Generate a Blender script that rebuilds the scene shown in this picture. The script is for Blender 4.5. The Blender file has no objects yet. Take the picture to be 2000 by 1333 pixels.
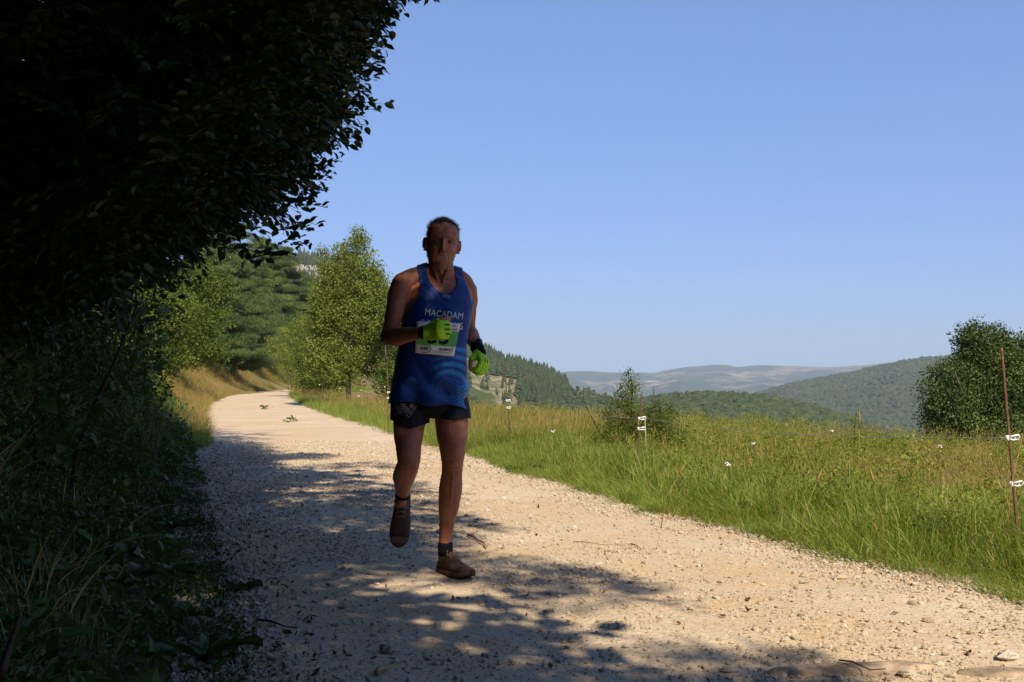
import bpy, math, random
import numpy as np
from mathutils import Vector, Matrix, noise
from mathutils.bvhtree import BVHTree
rng = np.random.default_rng(7)
random.seed(7)
R = math.radians
SC = bpy.context.scene
COL = SC.collection

# ------------------------------------------------------------------ camera, sky, sun, exposure
F = 2200.0            # focal length in pixels of the 2000 px wide photograph
CAMZ = 0.93
PITCH = math.atan2(73.5, F)
cam = bpy.data.cameras.new('camera'); cam_o = bpy.data.objects.new('camera', cam); COL.objects.link(cam_o)
cam.sensor_width = 36.0; cam.lens = 36.0 * F / 2000.0
cam.clip_start = 0.05; cam.clip_end = 60000
cam_o.location = (0, 0, CAMZ); cam_o.rotation_euler = (math.pi / 2 + PITCH, 0, 0)
SC.camera = cam_o

SUN_EL = R(43.0)
SUN_H = np.array([0.37, -0.93]); SUN_H /= np.linalg.norm(SUN_H)      # horizontal direction towards the sun
SUN_AZ = math.atan2(SUN_H[0], SUN_H[1])
world = bpy.data.worlds.new('World'); SC.world = world; world.use_nodes = True
wn = world.node_tree; wn.nodes.clear()
sky = wn.nodes.new('ShaderNodeTexSky'); sky.sky_type = 'NISHITA'; sky.sun_disc = False
sky.sun_elevation = SUN_EL; sky.sun_rotation = SUN_AZ; sky.altitude = 900
sky.air_density = 1.0; sky.dust_density = 0.0; sky.ozone_density = 6.0
bg = wn.nodes.new('ShaderNodeBackground'); bg.inputs['Strength'].default_value = 0.085
wo = wn.nodes.new('ShaderNodeOutputWorld')
gm = wn.nodes.new('ShaderNodeGamma'); gm.inputs[1].default_value = 0.5        # the photograph's flatter tone and white balance
wb = wn.nodes.new('ShaderNodeMix'); wb.data_type = 'RGBA'; wb.blend_type = 'MULTIPLY'; wb.inputs[0].default_value = 1.0
wb.clamp_result = False; wb.inputs[7].default_value = (1.38, 1.84, 2.86, 1)
wn.links.new(sky.outputs[0], gm.inputs[0]); wn.links.new(gm.outputs[0], wb.inputs[6]); wn.links.new(wb.outputs[2], bg.inputs['Color']); wn.links.new(bg.outputs[0], wo.inputs['Surface'])
sun = bpy.data.lights.new('sun', 'SUN'); sun.energy = 5.0; sun.angle = R(0.5); sun.color = (1.0, 0.88, 0.69)
sun_o = bpy.data.objects.new('sun', sun); COL.objects.link(sun_o)
SUNV = Vector((SUN_H[0] * math.cos(SUN_EL), SUN_H[1] * math.cos(SUN_EL), math.sin(SUN_EL)))
sun_o.rotation_euler = SUNV.to_track_quat('Z', 'Y').to_euler()
vs = SC.view_settings; vs.view_transform = 'Standard'; vs.look = 'None'; vs.gamma = 1.0
vs.use_curve_mapping = False; vs.exposure = 0.5
SC.cycles.use_denoising = True
SC.cycles.max_bounces = 6; SC.cycles.transparent_max_bounces = 6
SC.cycles.volume_bounces = 0

# ------------------------------------------------------------------ helpers
CP, SP = math.cos(PITCH), math.sin(PITCH)
def at(px, py, Y):
    """point at distance Y seen at a pixel of the photograph; used to survey positions"""
    a = (px - 1000) / F; c = (666.5 - py) / F
    t = Y / (CP - c * SP)
    return Vector((a * t, Y, CAMZ + t * (SP + c * CP)))
def topx(p):
    """inverse of at(), numpy (N,3) -> px, py"""
    x, y, z = p[:, 0], p[:, 1], p[:, 2] - CAMZ
    d = y * CP + z * SP; u = -y * SP + z * CP
    return 1000 + F * x / d, 666.5 - F * u / d
def gpt(px, py):
    """point on the flat road plane"""
    a = (px - 1000) / F; c = (666.5 - py) / F
    t = -CAMZ / (SP + c * CP)
    return np.array([a * t, t * (CP - c * SP)])
def sstep(a, b, x):
    t = np.clip((x - a) / (b - a), 0, 1); return t * t * (3 - 2 * t)

def np_mesh(name, V, Fc, smooth=False):
    """V (N,3), Fc (M,k) index array, k = 3 or 4"""
    V = np.ascontiguousarray(V, dtype=np.float32); Fc = np.ascontiguousarray(Fc, dtype=np.int32)
    me = bpy.data.meshes.new(name); k = Fc.shape[1]
    me.vertices.add(len(V)); me.vertices.foreach_set('co', V.ravel())
    me.loops.add(Fc.size); me.loops.foreach_set('vertex_index', Fc.ravel())
    me.polygons.add(len(Fc))
    me.polygons.foreach_set('loop_start', np.arange(0, Fc.size, k, dtype=np.int32))
    try: me.polygons.foreach_set('loop_total', np.full(len(Fc), k, dtype=np.int32))
    except Exception: pass
    me.polygons.foreach_set('use_smooth', np.full(len(Fc), smooth))
    me.update(calc_edges=True); me.validate()
    return me
def link(name, me, mat=None, parent=None, kind=None):
    o = bpy.data.objects.new(name, me); COL.objects.link(o)
    if mat is not None and len(me.materials) == 0: me.materials.append(mat)
    if parent is not None: o.parent = parent
    if kind: o['kind'] = kind
    return o
def tag(o, label, cat, group=None):
    o['label'] = label; o['category'] = cat
    if group: o['group'] = group
    return o
def thing(name, loc, label, cat, group=None, rz=0):
    o = bpy.data.objects.new(name, None); COL.objects.link(o)
    o.location = loc; o.rotation_euler = (0, 0, rz); o.empty_display_size = 0.1
    return tag(o, label, cat, group)

class MB:
    """collects rings, boxes and tubes for one mesh"""
    def __init__(s): s.v = []; s.f = []
    def add(s, V, Fc):
        b = len(s.v); s.v += [tuple(map(float, p)) for p in V]; s.f += [tuple(int(i) + b for i in f) for f in Fc]
    def rings(s, rings, cap=True, closed=True):
        n = len(rings[0]); V = [p for r in rings for p in r]; Fc = []
        for i in range(len(rings) - 1):
            for j in range(n if closed else n - 1):
                k = (j + 1) % n
                Fc.append((i * n + j, i * n + k, (i + 1) * n + k, (i + 1) * n + j))
        if cap: Fc.append(tuple(range(n))[::-1]); Fc.append(tuple((len(rings) - 1) * n + j for j in range(n)))
        s.add(V, Fc)
    def tube(s, pts, rad, n=8, cap=True):
        pts = [Vector(p) for p in pts]; rings = []; prev = None
        if not hasattr(rad, '__len__'): rad = [rad] * len(pts)
        for i, p in enumerate(pts):
            t = (pts[min(i + 1, len(pts) - 1)] - pts[max(i - 1, 0)]).normalized()
            if prev is None: prev = t.orthogonal().normalized()
            u = (prev - t * prev.dot(t)).normalized(); w = t.cross(u); prev = u
            rings.append([p + (u * math.cos(2 * math.pi * j / n) + w * math.sin(2 * math.pi * j / n)) * rad[i] for j in range(n)])
        s.rings(rings, cap)
    def ell(s, c, r, rot=None, nu=20, nv=12):
        c = Vector(c); rings = []
        for i in range(nv + 1):
            ph = math.pi * (i / nv) * 0.996 + 0.006
            ring = []
            for j in range(nu):
                a = 2 * math.pi * j / nu
                p = Vector((math.sin(ph) * math.cos(a) * r[0], math.sin(ph) * math.sin(a) * r[1], -math.cos(ph) * r[2]))
                if rot is not None: p = rot @ p
                ring.append(c + p)
            rings.append(ring)
        s.rings(rings)
    def mesh(s, name, smooth=True):
        me = bpy.data.meshes.new(name); me.from_pydata(s.v, [], s.f); me.update()
        if smooth: me.polygons.foreach_set('use_smooth', [True] * len(me.polygons))
        return me

# ------------------------------------------------------------------ materials
def new_mat(name):
    m = bpy.data.materials.new(name); m.use_nodes = True; m.node_tree.nodes.clear(); return m
class NT:
    def __init__(s, m): s.t = m.node_tree; s.n = s.t.nodes; s.l = s.t.links
    def add(s, typ, **kw):
        n = s.n.new(typ)
        for k, v in kw.items():
            if k.startswith('i_'):
                key = k[2:].replace('_', ' '); n.inputs[int(key) if key.isdigit() else key].default_value = v
            else: setattr(n, k, v)
        return n
    def ln(s, a, b): s.l.new(a, b)
    def noise(s, vec, scale, detail=4, rough=0.55):
        n = s.add('ShaderNodeTexNoise'); n.inputs['Scale'].default_value = scale; n.inputs['Detail'].default_value = detail
        n.inputs['Roughness'].default_value = rough
        if vec is not None: s.ln(vec, n.inputs['Vector'])
        return n.outputs['Fac']
    def ramp(s, fac, stops):
        n = s.add('ShaderNodeValToRGB'); e = n.color_ramp.elements
        while len(e) < len(stops): e.new(0.5)
        for k, (p, c) in enumerate(stops):
            e[k].position = p; e[k].color = (c[0], c[1], c[2], 1) if hasattr(c, '__len__') else (c, c, c, 1)
        s.ln(fac, n.inputs[0]); return n.outputs[0]
    def mix(s, fac, a, b, mode='MIX'):
        n = s.add('ShaderNodeMix', data_type='RGBA', blend_type=mode)
        for sock, v in ((n.inputs[0], fac), (n.inputs[6], a), (n.inputs[7], b)):
            if hasattr(v, 'is_linked'): s.ln(v, sock)
            elif hasattr(v, '__len__'): sock.default_value = (*v[:3], 1)
            else: sock.default_value = v
        return n.outputs[2]
    def math(s, op, a, b=0.0, c=0.0):
        n = s.add('ShaderNodeMath', operation=op)
        for k, v in enumerate((a, b, c)):
            if hasattr(v, 'is_linked'): s.ln(v, n.inputs[k])
            else: n.inputs[k].default_value = v
        return n.outputs[0]
    def out(s, shader):
        o = s.add('ShaderNodeOutputMaterial'); s.ln(shader, o.inputs['Surface'])
    def bump(s, h, strength, dist):
        b = s.add('ShaderNodeBump'); b.inputs['Strength'].default_value = strength; b.inputs['Distance'].default_value = dist
        s.ln(h, b.inputs['Height']); return b.outputs[0]
    def pr(s, col, rough=0.8, normal=None, spec=0.3, **kw):
        p = s.add('ShaderNodeBsdfPrincipled'); p.inputs['Roughness'].default_value = rough
        p.inputs['Specular IOR Level'].default_value = spec
        if hasattr(col, 'is_linked'): s.ln(col, p.inputs['Base Color'])
        else: p.inputs['Base Color'].default_value = (*col[:3], 1)
        if normal is not None: s.ln(normal, p.inputs['Normal'])
        for k, v in kw.items(): p.inputs[k].default_value = v
        return p
def simple(name, col, rough=0.7, spec=0.3, nscale=0, namp=0.25, bump=0, **kw):
    m = new_mat(name); t = NT(m)
    if nscale:
        tc = t.add('ShaderNodeTexCoord').outputs['Object']
        n = t.noise(tc, nscale, 5)
        c = t.ramp(n, [(0.3, [x * (1 - namp) for x in col]), (0.7, [min(1, x * (1 + namp)) for x in col])])
        nm = t.bump(n, 0.5, bump) if bump else None
        t.out(t.pr(c, rough, nm, spec, **kw).outputs[0])
    else: t.out(t.pr(col, rough, None, spec, **kw).outputs[0])
    return m
def leaf_mat(name, c1, c2, c3=None, trans=0.35, rough=0.55, patch=0.6, spec=0.3):
    """foliage: hue varies per clump and per patch of ground, thin leaves let some light through"""
    m = new_mat(name); t = NT(m)
    oi = t.add('ShaderNodeObjectInfo').outputs['Random']
    pos = t.add('ShaderNodeNewGeometry').outputs['Position']
    n1 = t.noise(pos, patch, 3); n2 = t.noise(pos, 13.0, 2)
    a = t.math('ADD', t.math('MULTIPLY', n1, 0.75), t.math('MULTIPLY', oi, 0.4))
    a = t.math('ADD', a, t.math('MULTIPLY', n2, 0.5)); a = t.math('MULTIPLY', a, 0.62)
    stops = [(0.3, c1), (0.62, c2)] + ([(0.75, c3)] if c3 else [])
    col = t.ramp(a, stops)
    p = t.pr(col, rough, None, spec)
    tr = t.add('ShaderNodeBsdfTranslucent'); t.ln(t.mix(1.0, col, (1.0, 1.0, 0.55), 'MULTIPLY'), tr.inputs[0])
    mx = t.add('ShaderNodeMixShader'); mx.inputs[0].default_value = trans
    t.ln(p.outputs[0], mx.inputs[1]); t.ln(tr.outputs[0], mx.inputs[2]); t.out(mx.outputs[0])
    return m

# ------------------------------------------------------------------ instancing on surveyed points (stuff, and the leaf clumps of one crown)
_groups = {}
def proto_group(key, meshes):
    if key in _groups: return _groups[key]
    c = bpy.data.collections.new(key)
    for i, me in enumerate(meshes):
        c.objects.link(bpy.data.objects.new('%s_%02d' % (key, i), me))
    g = bpy.data.node_groups.new(key, 'GeometryNodeTree')
    g.interface.new_socket('Geometry', in_out='INPUT', socket_type='NodeSocketGeometry')
    g.interface.new_socket('Geometry', in_out='OUTPUT', socket_type='NodeSocketGeometry')
    n = g.nodes; gi = n.new('NodeGroupInput'); go = n.new('NodeGroupOutput')
    ci = n.new('GeometryNodeCollectionInfo'); ci.inputs[0].default_value = c
    ci.inputs['Separate Children'].default_value = True; ci.inputs['Reset Children'].default_value = True
    ip = n.new('GeometryNodeInstanceOnPoints'); ip.inputs['Pick Instance'].default_value = True
    def attr(nm, dt):
        a = n.new('GeometryNodeInputNamedAttribute'); a.data_type = dt; a.inputs['Name'].default_value = nm
        return next(s for s in a.outputs if s.name == 'Attribute' and s.enabled)
    L = g.links
    L.new(gi.outputs[0], ip.inputs['Points']); L.new(ci.outputs[0], ip.inputs['Instance'])
    L.new(attr('idx', 'INT'), ip.inputs['Instance Index']); L.new(attr('rot', 'FLOAT_VECTOR'), ip.inputs['Rotation'])
    L.new(attr('scl', 'FLOAT_VECTOR'), ip.inputs['Scale']); L.new(ip.outputs[0], go.inputs[0])
    _groups[key] = (g, len(meshes)); return _groups[key]
def scatter(name, key, P, rot=None, scl=None, parent=None, kind='stuff', idx=None):
    g, k = _groups[key]; P = np.asarray(P, dtype=np.float32); N = len(P)
    me = bpy.data.meshes.new(name); me.vertices.add(N); me.vertices.foreach_set('co', P.ravel())
    if rot is None: rot = np.zeros((N, 3)); rot[:, 2] = rng.uniform(0, 6.283, N)
    if scl is None: scl = np.ones(N)
    scl = np.asarray(scl); 
    if scl.ndim == 1: scl = np.repeat(scl[:, None], 3, 1)
    if idx is None: idx = rng.integers(0, k, N)
    me.attributes.new('rot', 'FLOAT_VECTOR', 'POINT').data.foreach_set('vector', np.asarray(rot, dtype=np.float32).ravel())
    me.attributes.new('scl', 'FLOAT_VECTOR', 'POINT').data.foreach_set('vector', scl.astype(np.float32).ravel())
    me.attributes.new('idx', 'INT', 'POINT').data.foreach_set('value', np.asarray(idx, dtype=np.int32))
    me.update()
    o = link(name, me, None, parent, kind)
    md = o.modifiers.new('scatter', 'NODES'); md.node_group = g
    return o

# value noise for numpy arrays
_perm = np.random.default_rng(3).random((256, 256)).astype(np.float32)
def vn(x, y, s=1.0):
    x = np.asarray(x) * s + 1000.0; y = np.asarray(y) * s + 1000.0
    xi = np.floor(x).astype(int); yi = np.floor(y).astype(int); fx = x - xi; fy = y - yi
    fx = fx * fx * (3 - 2 * fx); fy = fy * fy * (3 - 2 * fy)
    g = lambda a, b: _perm[a & 255, b & 255]
    return (g(xi, yi) * (1 - fx) + g(xi + 1, yi) * fx) * (1 - fy) + (g(xi, yi + 1) * (1 - fx) + g(xi + 1, yi + 1) * fx) * fy
def fbm(x, y, s=1.0, o=4):
    a = 0; w = 1; t = 0
    for k in range(o): a = a + w * vn(x + 17.3 * k, y - 9.1 * k, s * 2 ** k); t += w; w *= 0.5
    return a / t

# ------------------------------------------------------------------ the lie of the land
L_PX = [(640, 1500), (560, 1333), (515, 1200), (470, 1080), (430, 980), (412, 900), (402, 840), (400, 812), (405, 790), (440, 775), (500, 765), (540, 760.5)]
R_PX = [(2600, 1400), (2150, 1240), (1960, 1185), (1720, 1130), (1480, 1062), (1240, 1003), (1050, 945), (915, 897), (800, 858), (700, 829), (625, 806), (580, 787), (568, 774), (578, 765)]
Lg = np.array([gpt(*p) for p in L_PX]); Rg = np.array([gpt(*p) for p in R_PX])
Lg = np.vstack([[(-0.25, -3)], Lg, [(-22.6, 126), (-20, 140), (-12, 154), (6, 166)]]); Rg = np.vstack([[(3.6, -3)], Rg, [(-17, 116), (-9, 132), (6, 145)]])
def Lx(y): return np.interp(y, Lg[:, 1], Lg[:, 0])
def Rx(y): return np.interp(y, Rg[:, 1], Rg[:, 0])
def ground_z(x, y):
    x = np.asarray(x, dtype=float); y = np.asarray(y, dtype=float)
    dl = Lx(y) - x; dr = x - Rx(y)
    hb = np.interp(y, [0, 14, 22, 40, 70, 100, 125, 170], [0.9, 0.9, 1.0, 1.7, 2.1, 2.3, 2.3, 2.4])
    zl = hb * sstep(0.35, 3.2, dl) + 0.10 * np.clip(dl - 3, 0, 60) + 0.05 * np.clip(dl, 0, 1.5)
    zl = zl + 0.10 * (fbm(x, y, 1.1) - 0.5) * sstep(0.2, 1.2, dl)
    v = np.clip(0.83 * x + 0.56 * y - 15.2, 0, None)
    w = np.minimum(v, np.clip(dr, 0, None))
    zl = zl * (1 - sstep(150, 200, y) * sstep(-60, -18, x))
    fo = sstep(-26, -14, x) * sstep(105, 135, y); zl = zl * (1 - fo) - 0.2 * np.clip(y - 190, 0, None) * sstep(-60, -26, x)
    zr = 0.08 * sstep(0.5, 1.1, dr) - 0.034 * np.clip(dr - 0.8, 0, 12) - 0.06 * np.clip(w, 0, 3) - 0.20 * np.clip(w - 3, 0, 12) - 0.30 * np.clip(w - 15, 0, None)
    zr = zr + 0.12 * (fbm(x, y, 0.7) - 0.5) * sstep(0.3, 1.5, dr)
    z = np.where(dl > 0, zl, np.where(dr > 0, zr, 0.0)) - (0.35 * np.clip(y - 112, 0, None) - .0) * fo
    return np.clip(z, -75, 60)

def ground_mat():
    m = new_mat('ground_soil'); t = NT(m)
    pos = t.add('ShaderNodeNewGeometry').outputs['Position']
    n = t.noise(pos, 0.25, 5); f = t.noise(pos, 14, 6, 0.7)
    c = t.ramp(n, [(0.35, (0.18, 0.17, 0.055)), (0.5, (0.30, 0.24, 0.09)), (0.66, (0.40, 0.30, 0.13))])
    c = t.mix(t.ramp(f, [(0.35, 0.0), (0.7, 1.0)]), c, (0.07, 0.05, 0.03))
    t.out(t.pr(c, 0.95, t.bump(f, 0.7, 0.03), 0.1).outputs[0]); return m
M_ground = ground_mat()
def grid_mesh(name, xs, ys, zf):
    X, Y = np.meshgrid(xs, ys); Z = zf(X, Y)
    V = np.stack([X, Y, Z], -1).reshape(-1, 3); nx = len(xs); ny = len(ys)
    i = (np.arange(ny - 1)[:, None] * nx + np.arange(nx - 1)[None]).ravel()
    return np_mesh(name, V, np.stack([i, i + 1, i + nx + 1, i + nx], 1), True)
xs = np.concatenate([-np.geomspace(14000, 16, 60), np.arange(-15.5, 14, 0.14), np.geomspace(14, 14000, 60)])
ys = np.concatenate([-np.geomspace(3000, 4, 20), np.arange(-3.5, 25, 0.14), np.geomspace(25.2, 200, 130), np.geomspace(210, 16000, 50)])
link('ground', grid_mesh('ground', xs, ys, lambda x, y: ground_z(x, y) - 0.006 - 80 * sstep(900, 2500, np.hypot(x, y))), M_ground, kind='structure')

# gravel road: its own sheet with soft ruts and a ragged edge
def road_z(x, y):
    return 0.008 + 0.026 * (fbm(x, y, 0.9) - 0.5) + 0.012 * (fbm(x, y, 3.7) - 0.5) + 0.003 * (fbm(x, y, 9.0, 2) - 0.5)
def road_mat():
    m = new_mat('road_gravel'); t = NT(m)
    pos = t.add('ShaderNodeNewGeometry').outputs['Position']
    big = t.noise(pos, 0.7, 5, 0.6); mid = t.noise(pos, 6, 5, 0.65); fine = t.noise(pos, 70, 4, 0.7)
    vo = t.add('ShaderNodeTexVoronoi', feature='F1'); vo.inputs['Scale'].default_value = 85; t.ln(pos, vo.inputs['Vector'])
    vo2 = t.add('ShaderNodeTexVoronoi', feature='F1'); vo2.inputs['Scale'].default_value = 38; t.ln(pos, vo2.inputs['Vector'])
    c = t.ramp(big, [(0.36, (0.58, 0.40, 0.215)), (0.5, (0.58, 0.435, 0.28)), (0.64, (0.66, 0.525, 0.37))])
    c = t.mix(t.ramp(mid, [(0.4, 0.0), (0.62, 0.7)]), c, (0.56, 0.45, 0.32))
    sep = t.add('ShaderNodeSeparateColor'); t.ln(vo.outputs['Color'], sep.inputs[0])
    g = t.ramp(sep.outputs[0], [(0.0, (0.72, 0.70, 0.68)), (0.35, (0.95, 0.95, 0.95)), (0.8, (1.0, 1.0, 1.0)), (1.0, (1.18, 1.18, 1.16))])
    c = t.mix(0.8, c, g, 'MULTIPLY')
    c = t.mix(t.ramp(fine, [(0.55, 0.0), (0.75, 0.45)]), c, (0.28, 0.21, 0.14))
    h = t.math('ADD', t.math('MULTIPLY', vo.outputs['Distance'], -0.5), t.math('MULTIPLY', vo2.outputs['Distance'], -0.9))
    h = t.math('ADD', h, t.math('MULTIPLY', fine, 0.8))
    t.out(t.pr(c, 0.95, t.bump(h, 0.45, 0.010), 0.15).outputs[0]); return m
M_road = road_mat()
yr = np.concatenate([np.arange(-2.5, 13, 0.045), np.geomspace(13.1, 121, 240)])
un = np.linspace(0, 1, 110)
Yg = np.repeat(yr[:, None], 110, 1)
eL = Lx(yr) - 0.22 + 0.16 * (fbm(yr, yr * 0 + 3, 2.2) - 0.5); eR = Rx(yr) + 0.62 + 0.28 * (fbm(yr, yr * 0 + 9, 1.7) - 0.5)
Xg = eL[:, None] + (eR - eL)[:, None] * un[None]
edge = np.minimum(un, 1 - un)[None] * (eR - eL)[:, None]
Zg = road_z(Xg, Yg) * sstep(0, 0.3, edge) + 0.09 * np.exp(-edge / 0.06) * -0.25
Zg = np.where(edge > 0.12, Zg, Zg)
i = (np.arange(len(yr) - 1)[:, None] * 110 + np.arange(109)[None]).ravel()
link('road', np_mesh('road', np.stack([Xg, Yg, Zg], -1).reshape(-1, 3), np.stack([i, i + 1, i + 111, i + 110], 1), True), M_road, kind='structure')

# ------------------------------------------------------------------ hills
def hill_surface(ridge, Dr, Df, zfoot, amp, back=1.0):
    rp = np.array(ridge, dtype=float)
    def f(px, v):
        """v 0 at the foot, 1 on the ridge line, up to 1.5 down the back"""
        Y = Df + (Dr - Df) * v
        rpy = np.interp(px, rp[:, 0], rp[:, 1])
        a = (px - 1000) / F; c = (666.5 - rpy) / F
        zr = CAMZ + Dr / (CP - c * SP) * (SP + c * CP)
        X = a / CP * Y
        s = np.where(v <= 1, np.clip(v, 0, 1) ** 0.85, 1 - 1.6 * (v - 1) ** 1.2)
        n = fbm(X, Y, 3.5 / Dr * 3, 5) - 0.5; rg = np.abs(fbm(X * 1.3, Y * 0.4, 6.0 / Dr * 3, 4) - 0.5) * 2
        z = zfoot + (zr - zfoot) * s + amp * (n * 1.2 - rg * 0.7) * np.sin(np.clip(v, 0, 1) * math.pi) ** 0.8
        return X, Y, z
    return f
def hill(name, ridge, Dr, Df, zfoot, amp, mat, nu=260, nv=110, x0=None, x1=None):
    f = hill_surface(ridge, Dr, Df, zfoot, amp)
    px = np.linspace(x0 or ridge[0][0], x1 or ridge[-1][0], nu); v = np.linspace(0, 1.5, nv)
    PX, V = np.meshgrid(px, v); X, Y, Z = f(PX, V)
    i = (np.arange(nv - 1)[:, None] * nu + np.arange(nu - 1)[None]).ravel()
    link(name, np_mesh(name, np.stack([X, Y, Z], -1).reshape(-1, 3), np.stack([i, i + 1, i + nu + 1, i + nu], 1), True), mat, kind='structure')
    return f
def hill_mat(name, wood, bare, rock, s, wood_amt, tex):
    m = new_mat(name); t = NT(m)
    pos = t.add('ShaderNodeNewGeometry').outputs['Position']
    mp = t.add('ShaderNodeMapping'); mp.inputs['Scale'].default_value = (1, 1, 2.5); t.ln(pos, mp.inputs['Vector'])
    a = t.noise(mp.outputs[0], s, 7, 0.62); b = t.noise(mp.outputs[0], s * 6, 5, 0.65); d = t.noise(mp.outputs[0], tex, 4, 0.75)
    k = t.math('ADD', t.math('MULTIPLY', a, 0.75), t.math('MULTIPLY', b, 0.25))
    msk = t.ramp(k, [(wood_amt - 0.02, 0.0), (wood_amt + 0.02, 1.0)])
    cw = t.mix(d, [x * 0.55 for x in wood], [x * 1.45 for x in wood])
    cb = t.mix(t.ramp(b, [(0.45, 0.0), (0.62, 1.0)]), bare, rock)
    cb = t.mix(t.ramp(d, [(0.42, 0.75), (0.6, 0.0)]), cb, wood)
    t.out(t.pr(t.mix(msk, cw, cb), 0.95, t.bump(d, 1.0, 0.25 / tex), 0.05).outputs[0]); return m
far_r = [(200, 760), (900, 760), (1000, 750), (1060, 738), (1085, 729), (1110, 725), (1150, 725), (1190, 728), (1280, 728), (1310, 721), (1345, 716), (1400, 712), (1420, 713), (1440, 717), (1480, 713), (1550, 715), (1620, 717), (1690, 713), (1760, 706), (1810, 702), (1900, 698), (2000, 690), (2300, 670), (2900, 660)]
mid_r = [(1250, 860), (1400, 800), (1480, 776), (1540, 758), (1600, 746), (1650, 738), (1700, 727), (1760, 714), (1800, 707), (1850, 704), (1950, 690), (2100, 672), (2700, 640)]
low_r = [(1080, 850), (1180, 815), (1260, 800), (1330, 791), (1390, 788), (1440, 790), (1520, 799), (1600, 818), (1660, 838), (1750, 880), (1900, 950)]
near_r = [(-900, 560), (100, 560), (450, 530), (560, 508), (600, 510), (640, 520), (700, 548), (800, 605), (900, 663), (940, 690), (985, 712), (1040, 728), (1080, 742), (1110, 758), (1150, 770), (1200, 785), (1260, 805), (1340, 835), (1450, 880)]
M_far = hill_mat('far_hill_cover', (0.035, 0.062, 0.040), (0.25, 0.19, 0.12), (0.38, 0.31, 0.23), 0.0019, 0.545, 0.012)
M_mid = hill_mat('mid_hill_cover', (0.045, 0.070, 0.026), (0.24, 0.18, 0.10), (0.34, 0.27, 0.2), 0.0030, 0.565, 0.05)
M_low = hill_mat('low_hill_cover', (0.040, 0.060, 0.022), (0.13, 0.12, 0.06), (0.2, 0.16, 0.1), 0.01, 0.55, 0.2)
M_near = hill_mat('near_hill_cover', (0.065, 0.082, 0.028), (0.25, 0.20, 0.11), (0.36, 0.29, 0.20), 0.012, 0.50, 0.35)
hill('far_hills', far_r, 7000, 2600, -260, 150, M_far, 420, 150)
f_mid = hill('middle_hill', mid_r, 2300, 900, -150, 28, M_mid, 260, 120)
f_low = hill('low_hill', low_r, 620, 330, -45, 4, M_low, 160, 80)
f_near = hill('near_hill', near_r, 760, 260, -38, 16, M_near, 420, 160)

# trees on the hills: protos
def blob_tree(seed, conifer):
    r = np.random.default_rng(seed); mb = MB()
    if conifer:
        for k in range(5):
            z0 = 0.12 + k * 0.17; rad = 0.26 * (1 - k / 5.6) * r.uniform(.85, 1.15); n = 7
            off = r.uniform(-0.03, 0.03, 2)
            base = [(off[0] + rad * math.cos(6.283 * j / n + k) * r.uniform(.7, 1.2), off[1] + rad * math.sin(6.283 * j / n + k) * r.uniform(.7, 1.2), z0 + r.uniform(-.04, .04)) for j in range(n)]
            mb.add(base + [(off[0], off[1], z0 + 0.30)], [(j, (j + 1) % n, n) for j in range(n)])
    else:
        for k in range(6):
            c = Vector((r.uniform(-.25, .25), r.uniform(-.25, .25), r.uniform(.3, .75))); q = r.uniform(.16, .3)
            n = 7; rings = []
            for i in range(5):
                ph = math.pi * (i + .1) / 4.2
                rings.append([c + Vector((math.sin(ph) * math.cos(6.283 * j / n), math.sin(ph) * math.sin(6.283 * j / n), -math.cos(ph) * .9)) * q * r.uniform(.75, 1.25) for j in range(n)])
            mb.rings(rings)
    mb.tube([(0, 0, -0.3), (0, 0, 0.4)], [0.03, 0.02], 4)
    return mb.mesh('hill_tree', False)
M_hc = leaf_mat('hill_conifer_green', (0.022, 0.040, 0.016), (0.055, 0.080, 0.026), (0.09, 0.11, 0.035), 0.1, 0.8, 0.02)
M_hb = leaf_mat('hill_broadleaf_green', (0.028, 0.050, 0.018), (0.065, 0.090, 0.030), (0.15, 0.14, 0.06), 0.15, 0.8, 0.02)
pc = [blob_tree(s, True) for s in range(4)]; pb = [blob_tree(s + 20, False) for s in range(4)]
for m_ in pc: m_.materials.append(M_hc)
for m_ in pb: m_.materials.append(M_hb)
proto_group('hill_conifer', pc); proto_group('hill_broadleaf', pb)
def hill_trees(name, key, f, n, x0, x1, v0, v1, hlo, hhi, mask=None):
    px = rng.uniform(x0, x1, n); v = rng.uniform(v0, v1, n); X, Y, Z = f(px, v)
    if mask is not None:
        k = mask(px, v, X, Y); px, v, X, Y, Z = px[k], v[k], X[k], Y[k], Z[k]
    h = rng.uniform(hlo, hhi, len(X)); w = h * rng.uniform(.8, 1.25, len(X))
    return scatter(name, key, np.stack([X, Y, Z - 0.02 * h], 1), None, np.stack([w, w, h], 1))
def near_wood(px, v, X, Y):
    lim = 0.55 + 0.22 * (fbm(px, v * 300, 0.02) - 0.5) + 0.10 * sstep(1000, 1120, px)
    rock = (px > 700) & (px < 1015) & (v < np.where(px < 950, .95, .78))
    return ((v > lim) & ~rock) | (rng.random(len(px)) < 0.03)
hill_trees('hillside_conifers', 'hill_conifer', f_near, 9000, 500, 1110, 0.2, 1.12, 5, 10, near_wood)
hill_trees('hillside_scrub', 'hill_broadleaf', f_near, 4200, 500, 1330, 0.05, 1.0, 2, 5.5, lambda px, v, X, Y: (fbm(X, Y, 0.02) > 0.47) | (px > 1080))
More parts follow.
